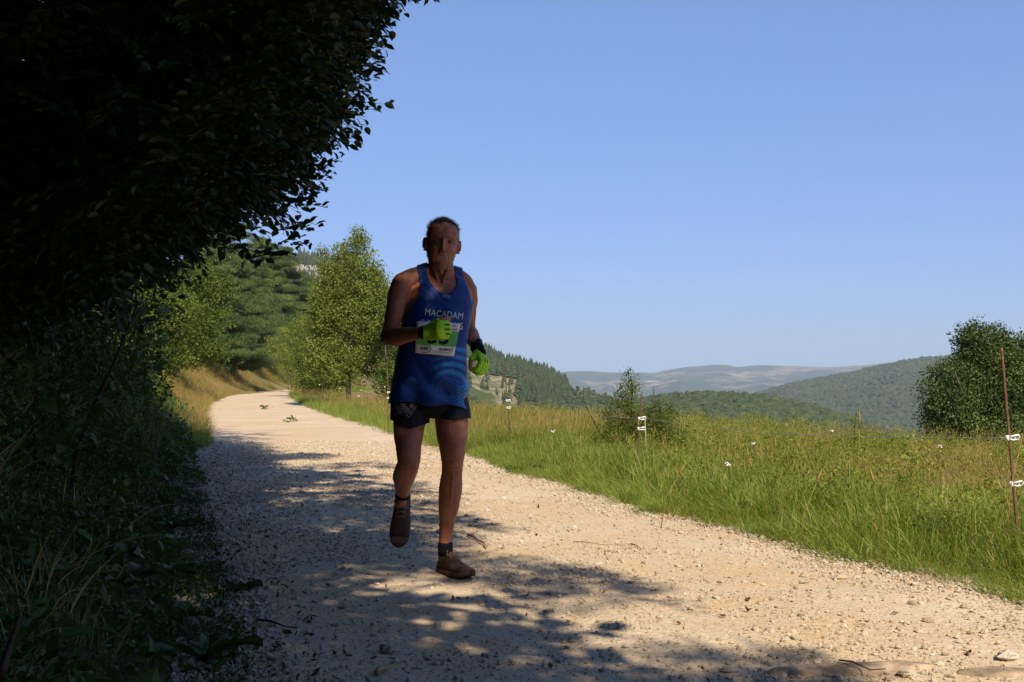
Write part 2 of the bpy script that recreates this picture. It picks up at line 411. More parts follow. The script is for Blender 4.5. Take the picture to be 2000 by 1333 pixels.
# limestone crag on the brow of the near hill
def crag():
    r = np.random.default_rng(4); mb = MB()
    for k in range(34):
        px = 562 + k * 2.6 + r.uniform(-1, 1); base = at(px, 548 + r.uniform(-4, 6) + max(0, k - 20) * .8, 640); top = at(px, 520 + r.uniform(-4, 5) + max(0, k - 20) * 1.3, 655); w = r.uniform(.8, 1.6)
        rings = []
        for q in (0, .35, .7, 1):
            c = base.lerp(top, q) + Vector((r.normal(0, .25), r.normal(0, .3), 0)); ww = w * (1.25 - .35 * q) * r.uniform(.85, 1.1)
            rings.append([c + Vector((ww * math.cos(1.2566 * j + k), ww * 1.6 * math.sin(1.2566 * j + k), 0)) for j in range(5)])
        mb.rings(rings)
    link('crag', mb.mesh('crag', False), simple('pale_limestone_crag', (.27, .23, .19), .9, .1, .5, .3), kind='structure')
crag()
hill_trees('valley_wood', 'hill_broadleaf', f_low, 7000, 1180, 1720, 0.25, 1.15, 5, 9)
hill_trees('middle_hill_wood', 'hill_broadleaf', f_mid, 26000, 1330, 1900, 0.2, 1.1, 8, 14, lambda px, v, X, Y: fbm(X, Y, 0.0045) < 0.68)
# ------------------------------------------------------------------ leaves, grass: small shapes shared by the plants
def leaf_arrays(P, D, N, S, W=0.55, fold=0.12):
    """P base points, D direction, N normal, S length: six triangles per leaf, folded along the midrib"""
    P, D, N = map(np.asarray, (P, D, N)); S = np.asarray(S)[:, None]
    D = D / np.linalg.norm(D, axis=1, keepdims=True)
    B = np.cross(D, N); B /= np.linalg.norm(B, axis=1, keepdims=True) + 1e-9; N = np.cross(B, D)
    w = S * W * .5
    v = [P, P + D * S * .28 + B * w * .9 + N * S * fold * .8, P + D * S * .28 - B * w * .9 + N * S * fold * .8,
         P + D * S * .68 + B * w * .85 + N * S * fold * .5, P + D * S * .68 - B * w * .85 + N * S * fold * .5, P + D * S - N * S * fold * .8, P + D * S * .5]
    V = np.stack(v, 1).reshape(-1, 3); b = (np.arange(len(P)) * 7)[:, None]
    Fc = np.concatenate([b + np.array([t]) for t in ([0, 1, 6], [0, 6, 2], [1, 3, 6], [6, 4, 2], [3, 5, 6], [6, 5, 4])], 0)
    return V, Fc
def rand_dir(r, n, up=0.0, flat=1.0):
    d = r.normal(size=(n, 3)); d[:, 2] = d[:, 2] * flat + up
    return d / np.linalg.norm(d, axis=1, keepdims=True)
def spray(seed, n, L, leaf, W=0.55, droop=0.2, mat=None, twig=None, spread=0.5, name='leaf_spray'):
    """a flat branching twig along +X with leaves either side"""
    r = np.random.default_rng(seed); P = []; D = []; N = []; S = []; mb = MB()
    axes = [(np.zeros(3), np.array([1, 0, 0.0]), L)]
    for k in range(5):
        t = r.uniform(.1, .75); sgn = 1 if k % 2 else -1
        axes.append((np.array([t * L, 0, -droop * L * t * t]), np.array([r.uniform(.6, 1), sgn * r.uniform(.4, .9), r.uniform(-.3, .2)]), L * r.uniform(.3, .6)))
    tot = sum(a[2] for a in axes)
    for o, d, l in axes:
        d = d / np.linalg.norm(d); k = max(3, int(n * l / tot)); pts = []
        for i in range(k):
            t = (i + .7) / k; p = o + d * l * t + np.array([0, 0, -droop * l * t * t]) + r.normal(0, .006, 3)
            side = 1 if i % 2 else -1; a = r.uniform(.5, 1.2) * side
            dd = np.array([d[0] * math.cos(a) - d[1] * math.sin(a), d[0] * math.sin(a) + d[1] * math.cos(a), r.uniform(-.5, .15)])
            P.append(p); D.append(dd); N.append(np.array([r.normal(0, spread), r.normal(0, spread), 1])); S.append(leaf * r.uniform(.65, 1.15))
        mb.tube([o + d * l * t + np.array([0, 0, -droop * l * t * t]) for t in (0, .5, 1)], [leaf * .045, leaf * .03, leaf * .015], 3)
    V, Fc = leaf_arrays(np.array(P), np.array(D), np.array(N), np.array(S), W)
    tv = np.array(mb.v); tf = [f for f in mb.f if len(f) == 4]
    tri = np.array([[f[0], f[1], f[2]] for f in tf] + [[f[0], f[2], f[3]] for f in tf]) + len(V)
    me = np_mesh(name, np.vstack([V, tv]), np.vstack([Fc, tri]))
    me.materials.append(mat); me.materials.append(twig or mat)
    mi = np.zeros(len(me.polygons), dtype=np.int32); mi[len(Fc):] = 1; me.polygons.foreach_set('material_index', mi)
    return me
def tuft_ball(seed, n, rad, leaf, W=0.5, mat=None, flat=0.7, name='leaf_clump'):
    """a ragged clump of leaves in a flattened ball"""
    r = np.random.default_rng(seed)
    P = rand_dir(r, n) * (r.uniform(0.15, 1, (n, 1)) ** .5) * rad; P[:, 2] *= flat
    D = rand_dir(r, n) + P / rad * .8; N = rand_dir(r, n, .9)
    V, Fc = leaf_arrays(P, D, N, leaf * r.uniform(.6, 1.2, n), W)
    me = np_mesh(name, V, Fc); me.materials.append(mat); return me
def grass_tuft(seed, n, L, w, lean, rad, mat, heads=0, seg=4, name='grass_tuft', mat2=None):
    r = np.random.default_rng(seed); a = r.uniform(0, 6.283, n); q = rad * np.sqrt(r.random(n))
    base = np.stack([q * np.cos(a), q * np.sin(a), np.full(n, -.03)], 1)
    az = a + r.normal(0, .7, n); ln = L * r.uniform(.45, 1.1, n); le = lean * r.uniform(.2, 1.5, n); cu = r.uniform(.2, 1.4, n) * lean * 1.3
    wd = w * r.uniform(.6, 1.3, n); dirh = np.stack([np.cos(az), np.sin(az)], 1); tw = az + math.pi / 2 + r.normal(0, .6, n)
    side = np.stack([np.cos(tw), np.sin(tw), np.zeros(n)], 1)
    rows = []; p = base.copy(); ang = le.copy()
    for k in range(seg + 1):
        ww = (wd * (1 - (k / seg) ** 1.7) * (0.6 if k == 0 else 1) * .5 + .0004)[:, None]
        rows += [p - side * ww, p + side * ww]
        st = (ln / seg)[:, None]; p = p + st * np.concatenate([dirh * np.sin(ang)[:, None], np.cos(ang)[:, None]], 1); ang = ang + cu / seg * 1.4
    V = np.stack(rows, 1).reshape(-1, 3); m = 2 * (seg + 1); b = (np.arange(n) * m)[:, None]
    Fc = np.concatenate([b + np.array([[2 * k, 2 * k + 1, 2 * k + 3, 2 * k + 2]]) for k in range(seg)], 0)
    nb = len(Fc)
    if heads:      # dry seed heads: thin stalk ends with a slim spindle
        hv = []; hf = []
        for k in range(heads):
            x, y = r.normal(0, rad * .6, 2); hgt = L * r.uniform(.8, 1.45); tx, ty = r.normal(0, .28, 2) * L
            for (z0, z1, wa) in ((0, hgt * .8, w * .2), (hgt * .76, hgt, w * .62)):
                f0, f1 = z0 / hgt, z1 / hgt; c = len(V) + len(hv)
                pa = np.array([x + tx * f0, y + ty * f0, z0]); pb = np.array([x + tx * f1, y + ty * f1, z1]); pm = (pa + pb) / 2
                an = r.uniform(0, 3.14); sd = np.array([math.cos(an), math.sin(an), 0]) * wa
                hv += [pa, pm + sd, pb, pm - sd]; hf.append([c, c + 1, c + 2, c + 3])
        V = np.vstack([V, hv]); Fc = np.vstack([Fc, hf])
    me = np_mesh(name, V, Fc); me.materials.append(mat); me.materials.append(mat2 or mat)
    mi = np.zeros(len(me.polygons), dtype=np.int32); mi[nb:] = 1; me.polygons.foreach_set('material_index', mi)
    return me

M_beech = leaf_mat('beech_leaf_green', (0.012, 0.026, 0.006), (0.028, 0.050, 0.010), (0.05, 0.075, 0.014), 0.10, 0.5)
M_bark = simple('grey_bark', (0.11, 0.095, 0.075), 0.9, 0.1, 12, 0.45, 0.01)
M_twig = simple('brown_twig', (0.045, 0.032, 0.02), 0.9, 0.1)
M_maple = leaf_mat('light_leaf_green', (0.13, 0.18, 0.026), (0.235, 0.275, 0.05), (0.34, 0.34, 0.09), 0.42, 0.5)
M_hazel = leaf_mat('mid_leaf_green', (0.065, 0.105, 0.015), (0.15, 0.195, 0.028), (0.24, 0.27, 0.05), 0.42, 0.5)
M_dark = leaf_mat('bush_leaf_green', (0.035, 0.065, 0.014), (0.10, 0.145, 0.032), (0.19, 0.235, 0.06), 0.3, 0.45, 0.6, 0.35)
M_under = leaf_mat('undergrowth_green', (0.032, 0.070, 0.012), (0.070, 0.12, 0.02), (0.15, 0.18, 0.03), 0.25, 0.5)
M_bramble = leaf_mat('bramble_green', (0.12, 0.18, 0.02), (0.27, 0.30, 0.038), (0.46, 0.38, 0.10), 0.42, 0.5, 0.9)
M_pine = leaf_mat('pine_needle_green', (0.045, 0.085, 0.03), (0.13, 0.185, 0.05), (0.27, 0.30, 0.09), 0.12, 0.6, 0.35)
M_pbark = simple('pine_bark', (0.17, 0.095, 0.055), 0.9, 0.1, 9, 0.4)
M_grass = leaf_mat('grass_green', (0.14, 0.215, 0.025), (0.27, 0.34, 0.048), (0.46, 0.43, 0.14), 0.42, 0.45, 1.6, 0.35)
M_dry = leaf_mat('dry_grass', (0.22, 0.18, 0.05), (0.38, 0.26, 0.09), (0.46, 0.29, 0.13), 0.3, 0.6, 0.9)
M_litter = leaf_mat('dead_leaf', (0.09, 0.045, 0.022), (0.17, 0.09, 0.045), (0.27, 0.16, 0.09), 0.1, 0.7, 3)

proto_group('beech_spray', [spray(s, 42, .46, .055, .58, .22, M_beech, M_twig) for s in range(7)])
proto_group('shade_spray', [spray(40 + s, 60, 1.3, .17, .7, .2, M_beech, M_twig) for s in range(4)])
proto_group('maple_clump', [tuft_ball(s, 42, .30, .085, .7, M_maple) for s in range(5)])
proto_group('hazel_clump', [tuft_ball(60 + s, 42, .32, .10, .7, M_hazel) for s in range(5)])
proto_group('bush_clump', [tuft_ball(80 + s, 60, .26, .062, .6, M_dark) for s in range(5)])
proto_group('hawthorn_clump', [tuft_ball(90 + s, 26, .11, .028, .6, M_hazel) for s in range(5)])
proto_group('bramble_clump', [tuft_ball(100 + s, 60, .15, .027, .6, M_bramble, .7) for s in range(7)])
proto_group('under_clump', [tuft_ball(120 + s, n_, .20, l_, w_, M_under, .8) for s, (n_, l_, w_) in enumerate(((60, .030, .6), (40, .050, .5), (26, .075, .75), (34, .060, .3), (70, .025, .7), (14, .11, .6), (44, .040, .8)))])
proto_group('pine_tuft', [tuft_ball(140 + s, 200, .46, .17, .15, M_pine, .36) for s in range(5)])
proto_group('verge_tuft', [grass_tuft(s, 38, .24 + .03 * (s % 3), .0050, .55 + .16 * (s % 4), .10, M_grass, s % 2, mat2=M_dry) for s in range(10)])
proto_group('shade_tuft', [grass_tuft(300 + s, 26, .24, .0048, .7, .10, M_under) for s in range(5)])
proto_group('meadow_tuft', [grass_tuft(20 + s, 34, .32, .0048, .5, .12, M_grass, 3, mat2=M_dry) for s in range(5)])
proto_group('dry_tuft', [grass_tuft(30 + s, 30, .30, .0040, .5, .13, M_dry, 5) for s in range(6)])

# ------------------------------------------------------------------ trees
def crown_points(r, blobs, n, hollow=0.35):
    """blobs: (x, y, z, rx, ry, rz); points lie in the outer shell of each blob, with gaps from noise"""
    w = np.array([b[3] * b[4] * b[5] for b in blobs]) ** .67; w /= w.sum(); out = []; bid = []
    for k, b in enumerate(blobs):
        m = int(n * w[k]) + 1; d = rand_dir(r, m); q = (hollow ** 2 + (1 - hollow ** 2) * r.random((m, 1))) ** .5
        out.append(np.array(b[:3]) + d * q * np.array(b[3:]) * r.uniform(.85, 1.12, (m, 1))); bid += [k] * m
    return np.vstack(out), np.array(bid)
def branch(mb, a, b, r0, r1, r, wob=0.06, n=5, sides=6):
    a = Vector(a); b = Vector(b); L = (b - a).length; pts = []
    for i in range(n):
        t = i / (n - 1); p = a.lerp(b, t)
        if 0 < i < n - 1: p += Vector(r.normal(0, wob * L * .5, 3))
        p.z += 0.06 * L * math.sin(t * math.pi); pts.append(p)
    mb.tube(pts, [r0 + (r1 - r0) * i / (n - 1) for i in range(n)], sides)
def tree(name, base, height, blobs, key, n, label, cat, bark, seed, scl=(.8, 1.3), trunk_r=.09, group=None, stems=1, lean=(0, 0)):
    r = np.random.default_rng(seed); base = Vector(base)
    t = thing(name, base, label, cat, group)
    tm = MB()
    top = Vector((lean[0], lean[1], height * .78))
    for s in range(stems):
        o = Vector((r.normal(0, .15), r.normal(0, .15), 0)) if stems > 1 else Vector((0, 0, 0))
        pts = [o + Vector((0, 0, -.3))] + [o * (1 + 2 * q) + Vector((top.x * q + r.normal(0, .03 * height * q), top.y * q + r.normal(0, .03 * height * q), top.z * q)) for q in (.08, .3, .55, .8, 1)]
        tm.tube(pts, [trunk_r * k / (1 + .5 * (stems - 1)) for k in (1.25, 1, .8, .6, .4, .2)], 9)
    link('trunk', tm.mesh('trunk'), bark, t)
    P, bid = crown_points(r, blobs, n)
    bm = MB()
    for k, b in enumerate(blobs):
        c = Vector(b[:3]); q = min(max(c.z * .75 / max(top.z, .1), .1), .95); a = Vector((top.x * q, top.y * q, top.z * q))
        branch(bm, a, c, trunk_r * .4, trunk_r * .15, r)
        ids = np.nonzero(bid == k)[0]
        for i in r.choice(ids, min(len(ids), 7), replace=False): branch(bm, c, P[i], trunk_r * .16, .006, r, .1, 4, 4)
    link('branches', bm.mesh('branches'), bark, t)
    d = P - np.array([b[:3] for b in blobs])[bid]
    rot = np.stack([r.normal(0, .35, len(P)), r.normal(0, .35, len(P)), r.uniform(0, 6.283, len(P))], 1)
    scatter('crown', key, P, rot, r.uniform(*scl, len(P)), t)
    return t

def zg(x, y): return float(ground_z(x, y))
# field maple behind the runner, pale and open, on the outer side of the bend
x, y = at(680, 760, 38).x, 38.0
tree('sapling_tree', (x, y, zg(x, y) + .38), 5.9,
     [(-.1, 0, 1.0, 1.3, 1.1, .8), (-.6, 0, 2.9, .75, .8, .8), (.95, 0, 3.3, .5, .6, .7), (-.75, 0, 3.7, .5, .5, .6), (.85, .1, 1.5, .95, 1.0, .9), (.95, 0, 2.6, .7, .8, .9), (-.95, 0, 1.5, .6, .7, .8), (-.5, .2, 2.0, .95, 1.0, .9), (.5, 0, 2.6, 1.05, 1.0, .95), (-.35, 0, 3.2, .95, .9, .9), (.75, 0, 3.5, .6, .7, .8),
      (.0, 0, 4.1, .75, .8, .8), (-.65, 0, 4.0, .38, .4, .9), (.35, 0, 4.85, .42, .4, .6), (-.1, 0, 4.8, .4, .4, .5), (-.95, 0, 4.75, .18, .2, .5), (.30, 0, 5.45, .22, .25, .4), (.75, 0, 4.3, .35, .3, .5), (1.15, .2, 2.3, .5, .6, .6), (-1.0, 0, 2.6, .5, .5, .6)],
     'maple_clump', 1500, 'tall pale green open-crowned tree just behind the runner', 'tree', M_bark, 11, (.55, 1.05), .09)
x, y = at(790, 765, 36).x, 36.0
tree('roadside_bush', (x, y, zg(x, y)), 4.3, [(0, 0, 1.1, 1.0, 1.0, .9), (.3, 0, 2.2, .8, .8, .9), (-.3, 0, 3.1, .55, .6, .8), (.2, 0, 3.7, .3, .3, .5), (.8, .2, 1.4, .7, .8, .7)],
     'hazel_clump', 520, 'mid green bushy tree hidden behind the runner, right of the pale open tree', 'tree', M_bark, 12, (.55, 1.0), .06, None, 2)
# bushes at the bend
for i, (px, Y, h, lab) in enumerate([(598, 58, 4.4, 'rounded green bush on the outside of the bend, left of the pale open tree'),
                                     (632, 52, 3.4, 'low dark bush at the foot of the pale open tree'),
                                     (575, 92, 5.2, 'small bush where the track vanishes round the bend'),
                                     (640, 78, 7.0, 'darker bush half hidden behind the pale open tree')]):
    x = at(px, 760, Y).x
    tree('bend_bush', (x, Y, zg(x, Y)), h, [(0, 0, h * .32, h * .36, h * .36, h * .3), (h * .22, 0, h * .5, h * .26, h * .26, h * .28), (-h * .2, 0, h * .6, h * .25, h * .25, h * .28), (0, 0, h * .8, h * .2, h * .2, h * .2)],
         'hazel_clump' if i % 2 else 'maple_clump', 380, lab, 'bush', M_bark, 60 + i, (.6, 1.1), .05, 'bushes at the bend', 3)
# broad dark bush on the right edge of the meadow
x, y = at(1918, 850, 24).x, 24.0
b_ = [(a_, c_, d_ * 1.12, e_, f_, g_ * 1.12) for a_, c_, d_, e_, f_, g_ in [(0, 0, .9, 1.15, 1.2, .9), (.9, .2, .9, 1.1, 1.2, .9), (-.45, 0, 1.7, .85, .9, .8), (.5, 0, 1.9, .9, .9, .85), (1.3, 0, 1.8, .9, .9, .8), (-.05, 0, 2.45, .55, .6, .55), (-.25, -.1, 2.85, .28, .3, .28), (.3, 0, 2.75, .3, .35, .35), (1.1, 0, 2.4, .6, .6, .5), (2.0, .3, 1.5, 1.0, 1.1, 1.1), (-.9, -.1, 1.15, .45, .5, .55)]]
tree('meadow_bush', (x, y, zg(x, y) - .1), 3.1, b_, 'bush_clump', 2700, 'big rounded dark bush at the right edge of the meadow, behind the tallest stake', 'bush', M_bark, 21, (.6, 1.1), .10, None, 3)
x, y = at(1800, 850, 24).x, 24.0
tree('low_shrub', (x, y, zg(x, y)), .6, [(0, 0, .3, .22, .3, .22), (.2, 0, .45, .15, .2, .15)], 'hawthorn_clump', 50, 'tiny dark shrub at the left foot of the big rounded bush', 'bush', M_bark, 22, (.8, 1.2), .015)
# hawthorn in the meadow
x, y = at(1235, 880, 12.5).x, 12.5
tree('hawthorn_bush', (x, y, zg(x, y)), 1.05,
     [(0, 0, .22, .33, .32, .22), (-.12, 0, .45, .22, .25, .22), (.14, 0, .42, .24, .25, .2), (-.06, 0, .66, .13, .15, .16), (.0, 0, .82, .07, .08, .14), (.32, 0, .38, .16, .2, .16), (.42, .05, .55, .05, .06, .14), (.30, 0, .6, .04, .05, .1), (-.05, 0, .98, .03, .03, .08), (-.26, 0, .18, .14, .2, .14), (-.22, 0, .62, .03, .03, .06), (.5, 0, .25, .2, .2, .12)],
     'hawthorn_clump', 560, 'small spiky hawthorn bush standing in the meadow behind the middle stake', 'bush', M_twig, 23, (.45, .95), .02, None, 4)

# pines on the bank beyond the bend
def pine(px, Y, H, Wd, label, seed, low=.12, name='pine_tree'):
    r = np.random.default_rng(seed); x = at(px, 740, Y).x; z = zg(x, Y)
    t = thing(name, (x, Y, z), label, 'pine tree', 'pines on the bank')
    tm = MB(); tm.tube([(0, 0, -.4)] + [(r.normal(0, .05), r.normal(0, .05), H * q) for q in (.2, .5, .8, .98)], [H * .02, H * .017, H * .012, H * .007, .01], 8)
    link('trunk', tm.mesh('trunk'), M_pbark, t)
    bm = MB(); P = []; k = 0; zz = H * low
    while zz < H * .97:
        q = zz / H; rad = Wd * (1 - q) ** .75 * (0.65 + .35 * min(1, q / .25))
        for j in range(6):
            if r.random() < .12: continue
            a = r.uniform(0, 6.283); l = max(.25, rad * r.uniform(.6, 1.15)); e = Vector((math.cos(a) * l, math.sin(a) * l, zz + l * r.uniform(.02, .28)))
            s0 = Vector((0, 0, zz)); branch(bm, s0, e, .035, .008, r, .04, 4, 4)
            m = int(4 + l * 4.2)
            for i in range(m):
                t_ = r.uniform(.3, 1.05); p = s0.lerp(e, t_); sp = .32 * l * (t_ * .8 + .2)
                P.append((p.x + r.normal(0, sp * .5), p.y + r.normal(0, sp * .5), p.z + r.normal(.02, .06)))
        zz += H * r.uniform(.045, .075)
    link('branches', bm.mesh('branches'), M_pbark, t)
    P = np.array(P); scatter('needles', 'pine_tuft', P, None, r.uniform(.6, 1.3, len(P)) * (.75 + H * .03), t)
pine(455, 78, 8.8, 4.6, 'dark pine on the bank, nearest to the track bend', 31, .1)
pine(556, 126, 13.6, 6.0, 'pine with layered boughs, rightmost of the pines on the bank', 32)
pine(512, 108, 13.2, 5.6, 'tall pine between the two nearest pines, behind them', 33)
pine(398, 68, 9.0, 4.4, 'pine at the left end of the bank, half hidden by dark leaves', 34)
pine(600, 140, 11.0, 4.4, 'small far pine left of the pale open tree', 35)
pine(446, 96, 13.5, 5.4, 'tall dark pine standing behind the leftmost pines', 36)
x, y = at(345, 700, 44).x, 44.0
tree('bank_tree', (x, y, zg(x, y)), 5.2, [(0, 0, 1.6, 1.5, 1.4, 1.1), (.8, 0, 2.8, 1.3, 1.2, 1.0), (-.8, 0, 3.0, 1.4, 1.2, 1.2), (.3, 0, 4.2, 1.2, 1.1, .9), (1.4, 0, 3.9, .8, .8, .6), (1.1, 0, 1.5, .9, .9, .7)],
     'hazel_clump', 900, 'yellow-green leafy tree on the bank under the dark overhanging branches', 'tree', M_bark, 41, (.6, 1.1), .1)
x, y = at(300, 700, 33).x, 33.0
tree('bank_tree', (x, y, zg(x, y)), 3.6, [(0, 0, 1.1, 1.0, 1.0, .9), (.5, 0, 2.2, .9, .9, .8), (-.8, 0, 2.4, 1.2, .9, 1.1)],
     'hazel_clump', 500, 'lower leafy tree on the bank at the end of the dark hedge', 'tree', M_bark, 42, (.55, .95), .07)
far_lab = ['leftmost leafy tree far back behind the pines', 'leafy tree far back, second from the left behind the pines', 'leafy tree far back behind the left-end pine', 'leafy tree far back behind the tall dark pine', 'leafy tree far back between the tall pine and the layered pine', 'leafy tree far back behind the layered pine', 'rightmost leafy tree far back behind the small far pine']
for i in range(7):      # far scrub behind the pines closes the wood
    px = 250 + i * 50; Y = 150 + (i * 37) % 40; x = at(px, 740, Y).x
    tree('far_bank_tree', (x, Y, zg(x, Y) - .3), 7.5, [(0, 0, 2.5, 3.2, 3, 2.3), (1.5, 0, 4.6, 2.6, 2.4, 2.0), (-1.4, 0, 5.0, 2.4, 2.2, 2.0), (0, 0, 6.4, 1.5, 1.5, 1.2)],
         'hazel_clump', 560, far_lab[i], 'tree', M_bark, 70 + i, (1.2, 2.2), .14, 'trees behind the pines')
# ------------------------------------------------------------------ the dark beech overhanging the left side
SH = SUN_H / math.tan(SUN_EL)      # horizontal shift towards the sun per metre of height
edge_z = [1.30, 1.45, 1.52, 1.62, 1.72, 1.84, 1.92, 2.02, 2.12, 2.22, 2.30, 2.38, 2.47, 2.56, 2.66, 2.9]
edge_px = [520, 560, 585, 612, 606, 592, 600, 608, 632, 680, 690, 700, 712, 704, 730, 800]
def beech():
    r = np.random.default_rng(5)
    bx, by = -3.6, 6.5
    t = thing('beech_tree', (bx, by, zg(bx, by)), 'big dark beech overhanging the left side of the track, in deep shade', 'tree')
    off = np.array([bx, by, zg(bx, by)])
    # sprays: the outer wall towards the track, then the mass behind it
    def wall(n, y0, y1, back, frac=1.0):
        y = r.uniform(y0, y1, n); zz = r.uniform(1.05, 3.1, n)                 # height at the nearest part of the crown
        k = (y - 5.0)
        z = CAMZ + (zz - CAMZ) * (1 + k * .165)
        px = np.interp(zz, edge_z, edge_px) + 26 * (fbm(y, zz, 1.3) - .5) * 2 - 7 * np.abs(k) - 8
        depth = r.random(n) ** 1.3 * back
        xx = (px - 1000) / F * y - depth - .36
        # underside rises to the left so that the lit wood shows beneath
        pxs = 1000 + xx / y * F; low = np.interp(pxs, [-400, 0, 240, 320, 400, 470, 520, 600], [800, 640, 560, 470, 420, 432, 462, 470])
        pyy = 740 - (z - CAMZ) / y * F
        keep = (pyy < low - 8 - .20 * F / y) & (xx > -9)
        return np.stack([xx, y, z], 1)[keep]
    P = np.vstack([wall(5200, 3.9, 9.0, 1.5), wall(2600, 5, 11.0, 5.5), wall(1500, 8.0, 14.0, 3.0)])
    # keep a clear bubble round the camera
    P = P[np.linalg.norm(P - np.array([0, 0, CAMZ]), axis=1) > 2.6]
    # higher storey, above the frame
    n = 2600; y = r.uniform(0.5, 14, n); z = r.uniform(3.0, 8.5, n); x = -1.1 - .17 * y - r.random(n) * 5.5 + .25 * (z - 3)
    hi = np.stack([x, y, z], 1)
    lo_ok = (z - CAMZ) / np.maximum(y, .1) > .38
    hi = hi[lo_ok | (x / y * F + 1000 < 560)]
    P = np.vstack([P, hi]); P = P[P[:, 2] > ground_z(P[:, 0], P[:, 1]) + .4]
    N = len(P)
    az = r.normal(-.15, .75, N)     # boughs reach towards the light over the track
    rot = np.stack([r.normal(0, .3, N), r.normal(.12, .3, N), az], 1)
    scatter('crown', 'beech_spray', P - off, rot, r.uniform(.62, 1.12, N), t)
    tm = MB(); tm.tube([(0, 0, -.4), (.1, 0, 1.2), (.2, .2, 3), (.5, .3, 5.5), (.6, .2, 8)], [.34, .26, .22, .16, .07], 12); link('trunk', tm.mesh('trunk'), M_bark, t)
    bm = MB()
    for i in range(46):
        q = P[r.integers(0, N)] - off; h = min(max(q[2] * r.uniform(.5, .9), .8), 7)
        branch(bm, (.1 + h * .06, h * .04, h), q, .05, .008, r, .07, 6, 6)
    link('branches', bm.mesh('branches'), M_bark, t)
    # the leaves that stand clear against the sky, one by one, each on its stalk
    ov = [(0, 0), (.16, .19), (.38, .29), (.6, .27), (.82, .14), (1, 0)]
    metas = []
    for v_ in range(3):
        r2 = np.random.default_rng(v_ + 9); V = []; top = [(a, b * r2.uniform(.9, 1.1)) for a, b in ov]
        V = [(-.22, 0, .0), (0, 0, 0)] + [(a, b, .05 * (1 - abs(2 * a - 1)) + .03) for a, b in top[1:-1]] + [(1, 0, -.08)] + [(a, -b, .05 * (1 - abs(2 * a - 1)) + .03) for a, b in top[1:-1][::-1]] + [(.35, 0, .02), (.7, 0, .01), (0, .012, .006)]
        n_ = 4; L_ = [2, 3, 4, 5]; T_ = 6; R_ = [7, 8, 9, 10]; m1, m2 = 11, 12
        Fc = [(1, 2, m1), (2, 3, m1), (3, 4, m2), (3, m2, m1), (4, 5, m2), (5, T_, m2), (T_, 7, m2), (7, 8, m2), (8, 9, m2), (9, m1, m2), (9, 10, m1), (10, 1, m1), (0, 13, 1)]
        me = bpy.data.meshes.new('leaf'); me.from_pydata(V, [], Fc); me.materials.append(M_beech); metas.append(me)
    sprigs = [((640, 338), (664, 308), 5), ((690, 135), (745, 42), 8), ((665, 190), (712, 212), 6), ((690, 150), (735, 138), 6), ((585, 470), (600, 480), 5), ((612, 235), (642, 242), 5), ((600, 290), (652, 292), 6),
              ((590, 330), (640, 324), 5), ((600, 375), (632, 372), 6), ((595, 400), (634, 405), 6), ((590, 430), (620, 440), 6), ((560, 480), (590, 462), 6), ((540, 490), (575, 498), 6), ((690, 90), (750, 92), 7),
              ((700, 55), (742, 70), 7), ((620, 205), (690, 205), 8), ((650, 165), (722, 150), 8), ((660, 110), (738, 112), 8), ((600, 255), (632, 262), 6), ((610, 310), (640, 345), 6), ((575, 350), (625, 352), 8),
              ((480, 480), (515, 505), 7), ((430, 470), (465, 492), 7), ((640, 60), (700, 105), 8), ((620, 140), (680, 180), 8), ((600, 90), (690, 60), 8), ((610, 30), (700, 30), 8), ((700, 20), (742, 12), 8),
              ((560, 250), (615, 240), 8), ((555, 300), (610, 300), 8), ((560, 400), (605, 395), 8), ((550, 445), (600, 450), 8), ((500, 500), (545, 500), 8), ((560, 340), (600, 330), 8), ((575, 215), (630, 222), 8)]
    tw = MB(); cnt = 0
    for a, b, n_ in sprigs:
        Yd = r.uniform(4.5, 5.3); A = at(a[0] - 12, a[1] + r.uniform(-6, 6), Yd + r.uniform(0, .4)); B = at(b[0], b[1], Yd)
        tw.tube([A - Vector(off), A.lerp(B, .5) - Vector(off) + Vector((0, 0, .01)), B - Vector(off)], [.0035, .0025, .0015], 4)
        for i in range(n_ + 1):
            f = (i + .6) / (n_ + .6); p = A.lerp(B, min(f, 1)); side = 1 if i % 2 else -1
            d = (B - A).normalized(); e = Vector((0, -.25, 1)).cross(d) if True else None
            upv = Vector((r.normal(0, .25), -.75 + r.normal(0, .3), .55)).normalized(); sd = upv.cross(d).normalized() * side
            dd = (d * r.uniform(.35, .9) + sd * r.uniform(.4, 1.0)).normalized() if i < n_ else d
            nn = (upv + Vector(r.normal(0, .35, 3))).normalized(); bb = nn.cross(dd).normalized(); nn = dd.cross(bb)
            s = r.uniform(.032, .056)
            o = bpy.data.objects.new('leaf', metas[r.integers(0, 3)]); COL.objects.link(o); o.parent = t
            M = Matrix((dd, bb, nn)).transposed().to_4x4(); M.translation = p + dd * s * .2 - Vector(off)
            o.matrix_local = M @ Matrix.Scale(s, 4); cnt += 1
    link('twigs', tw.mesh('twigs'), M_twig, t)
    return P
P_beech = beech()
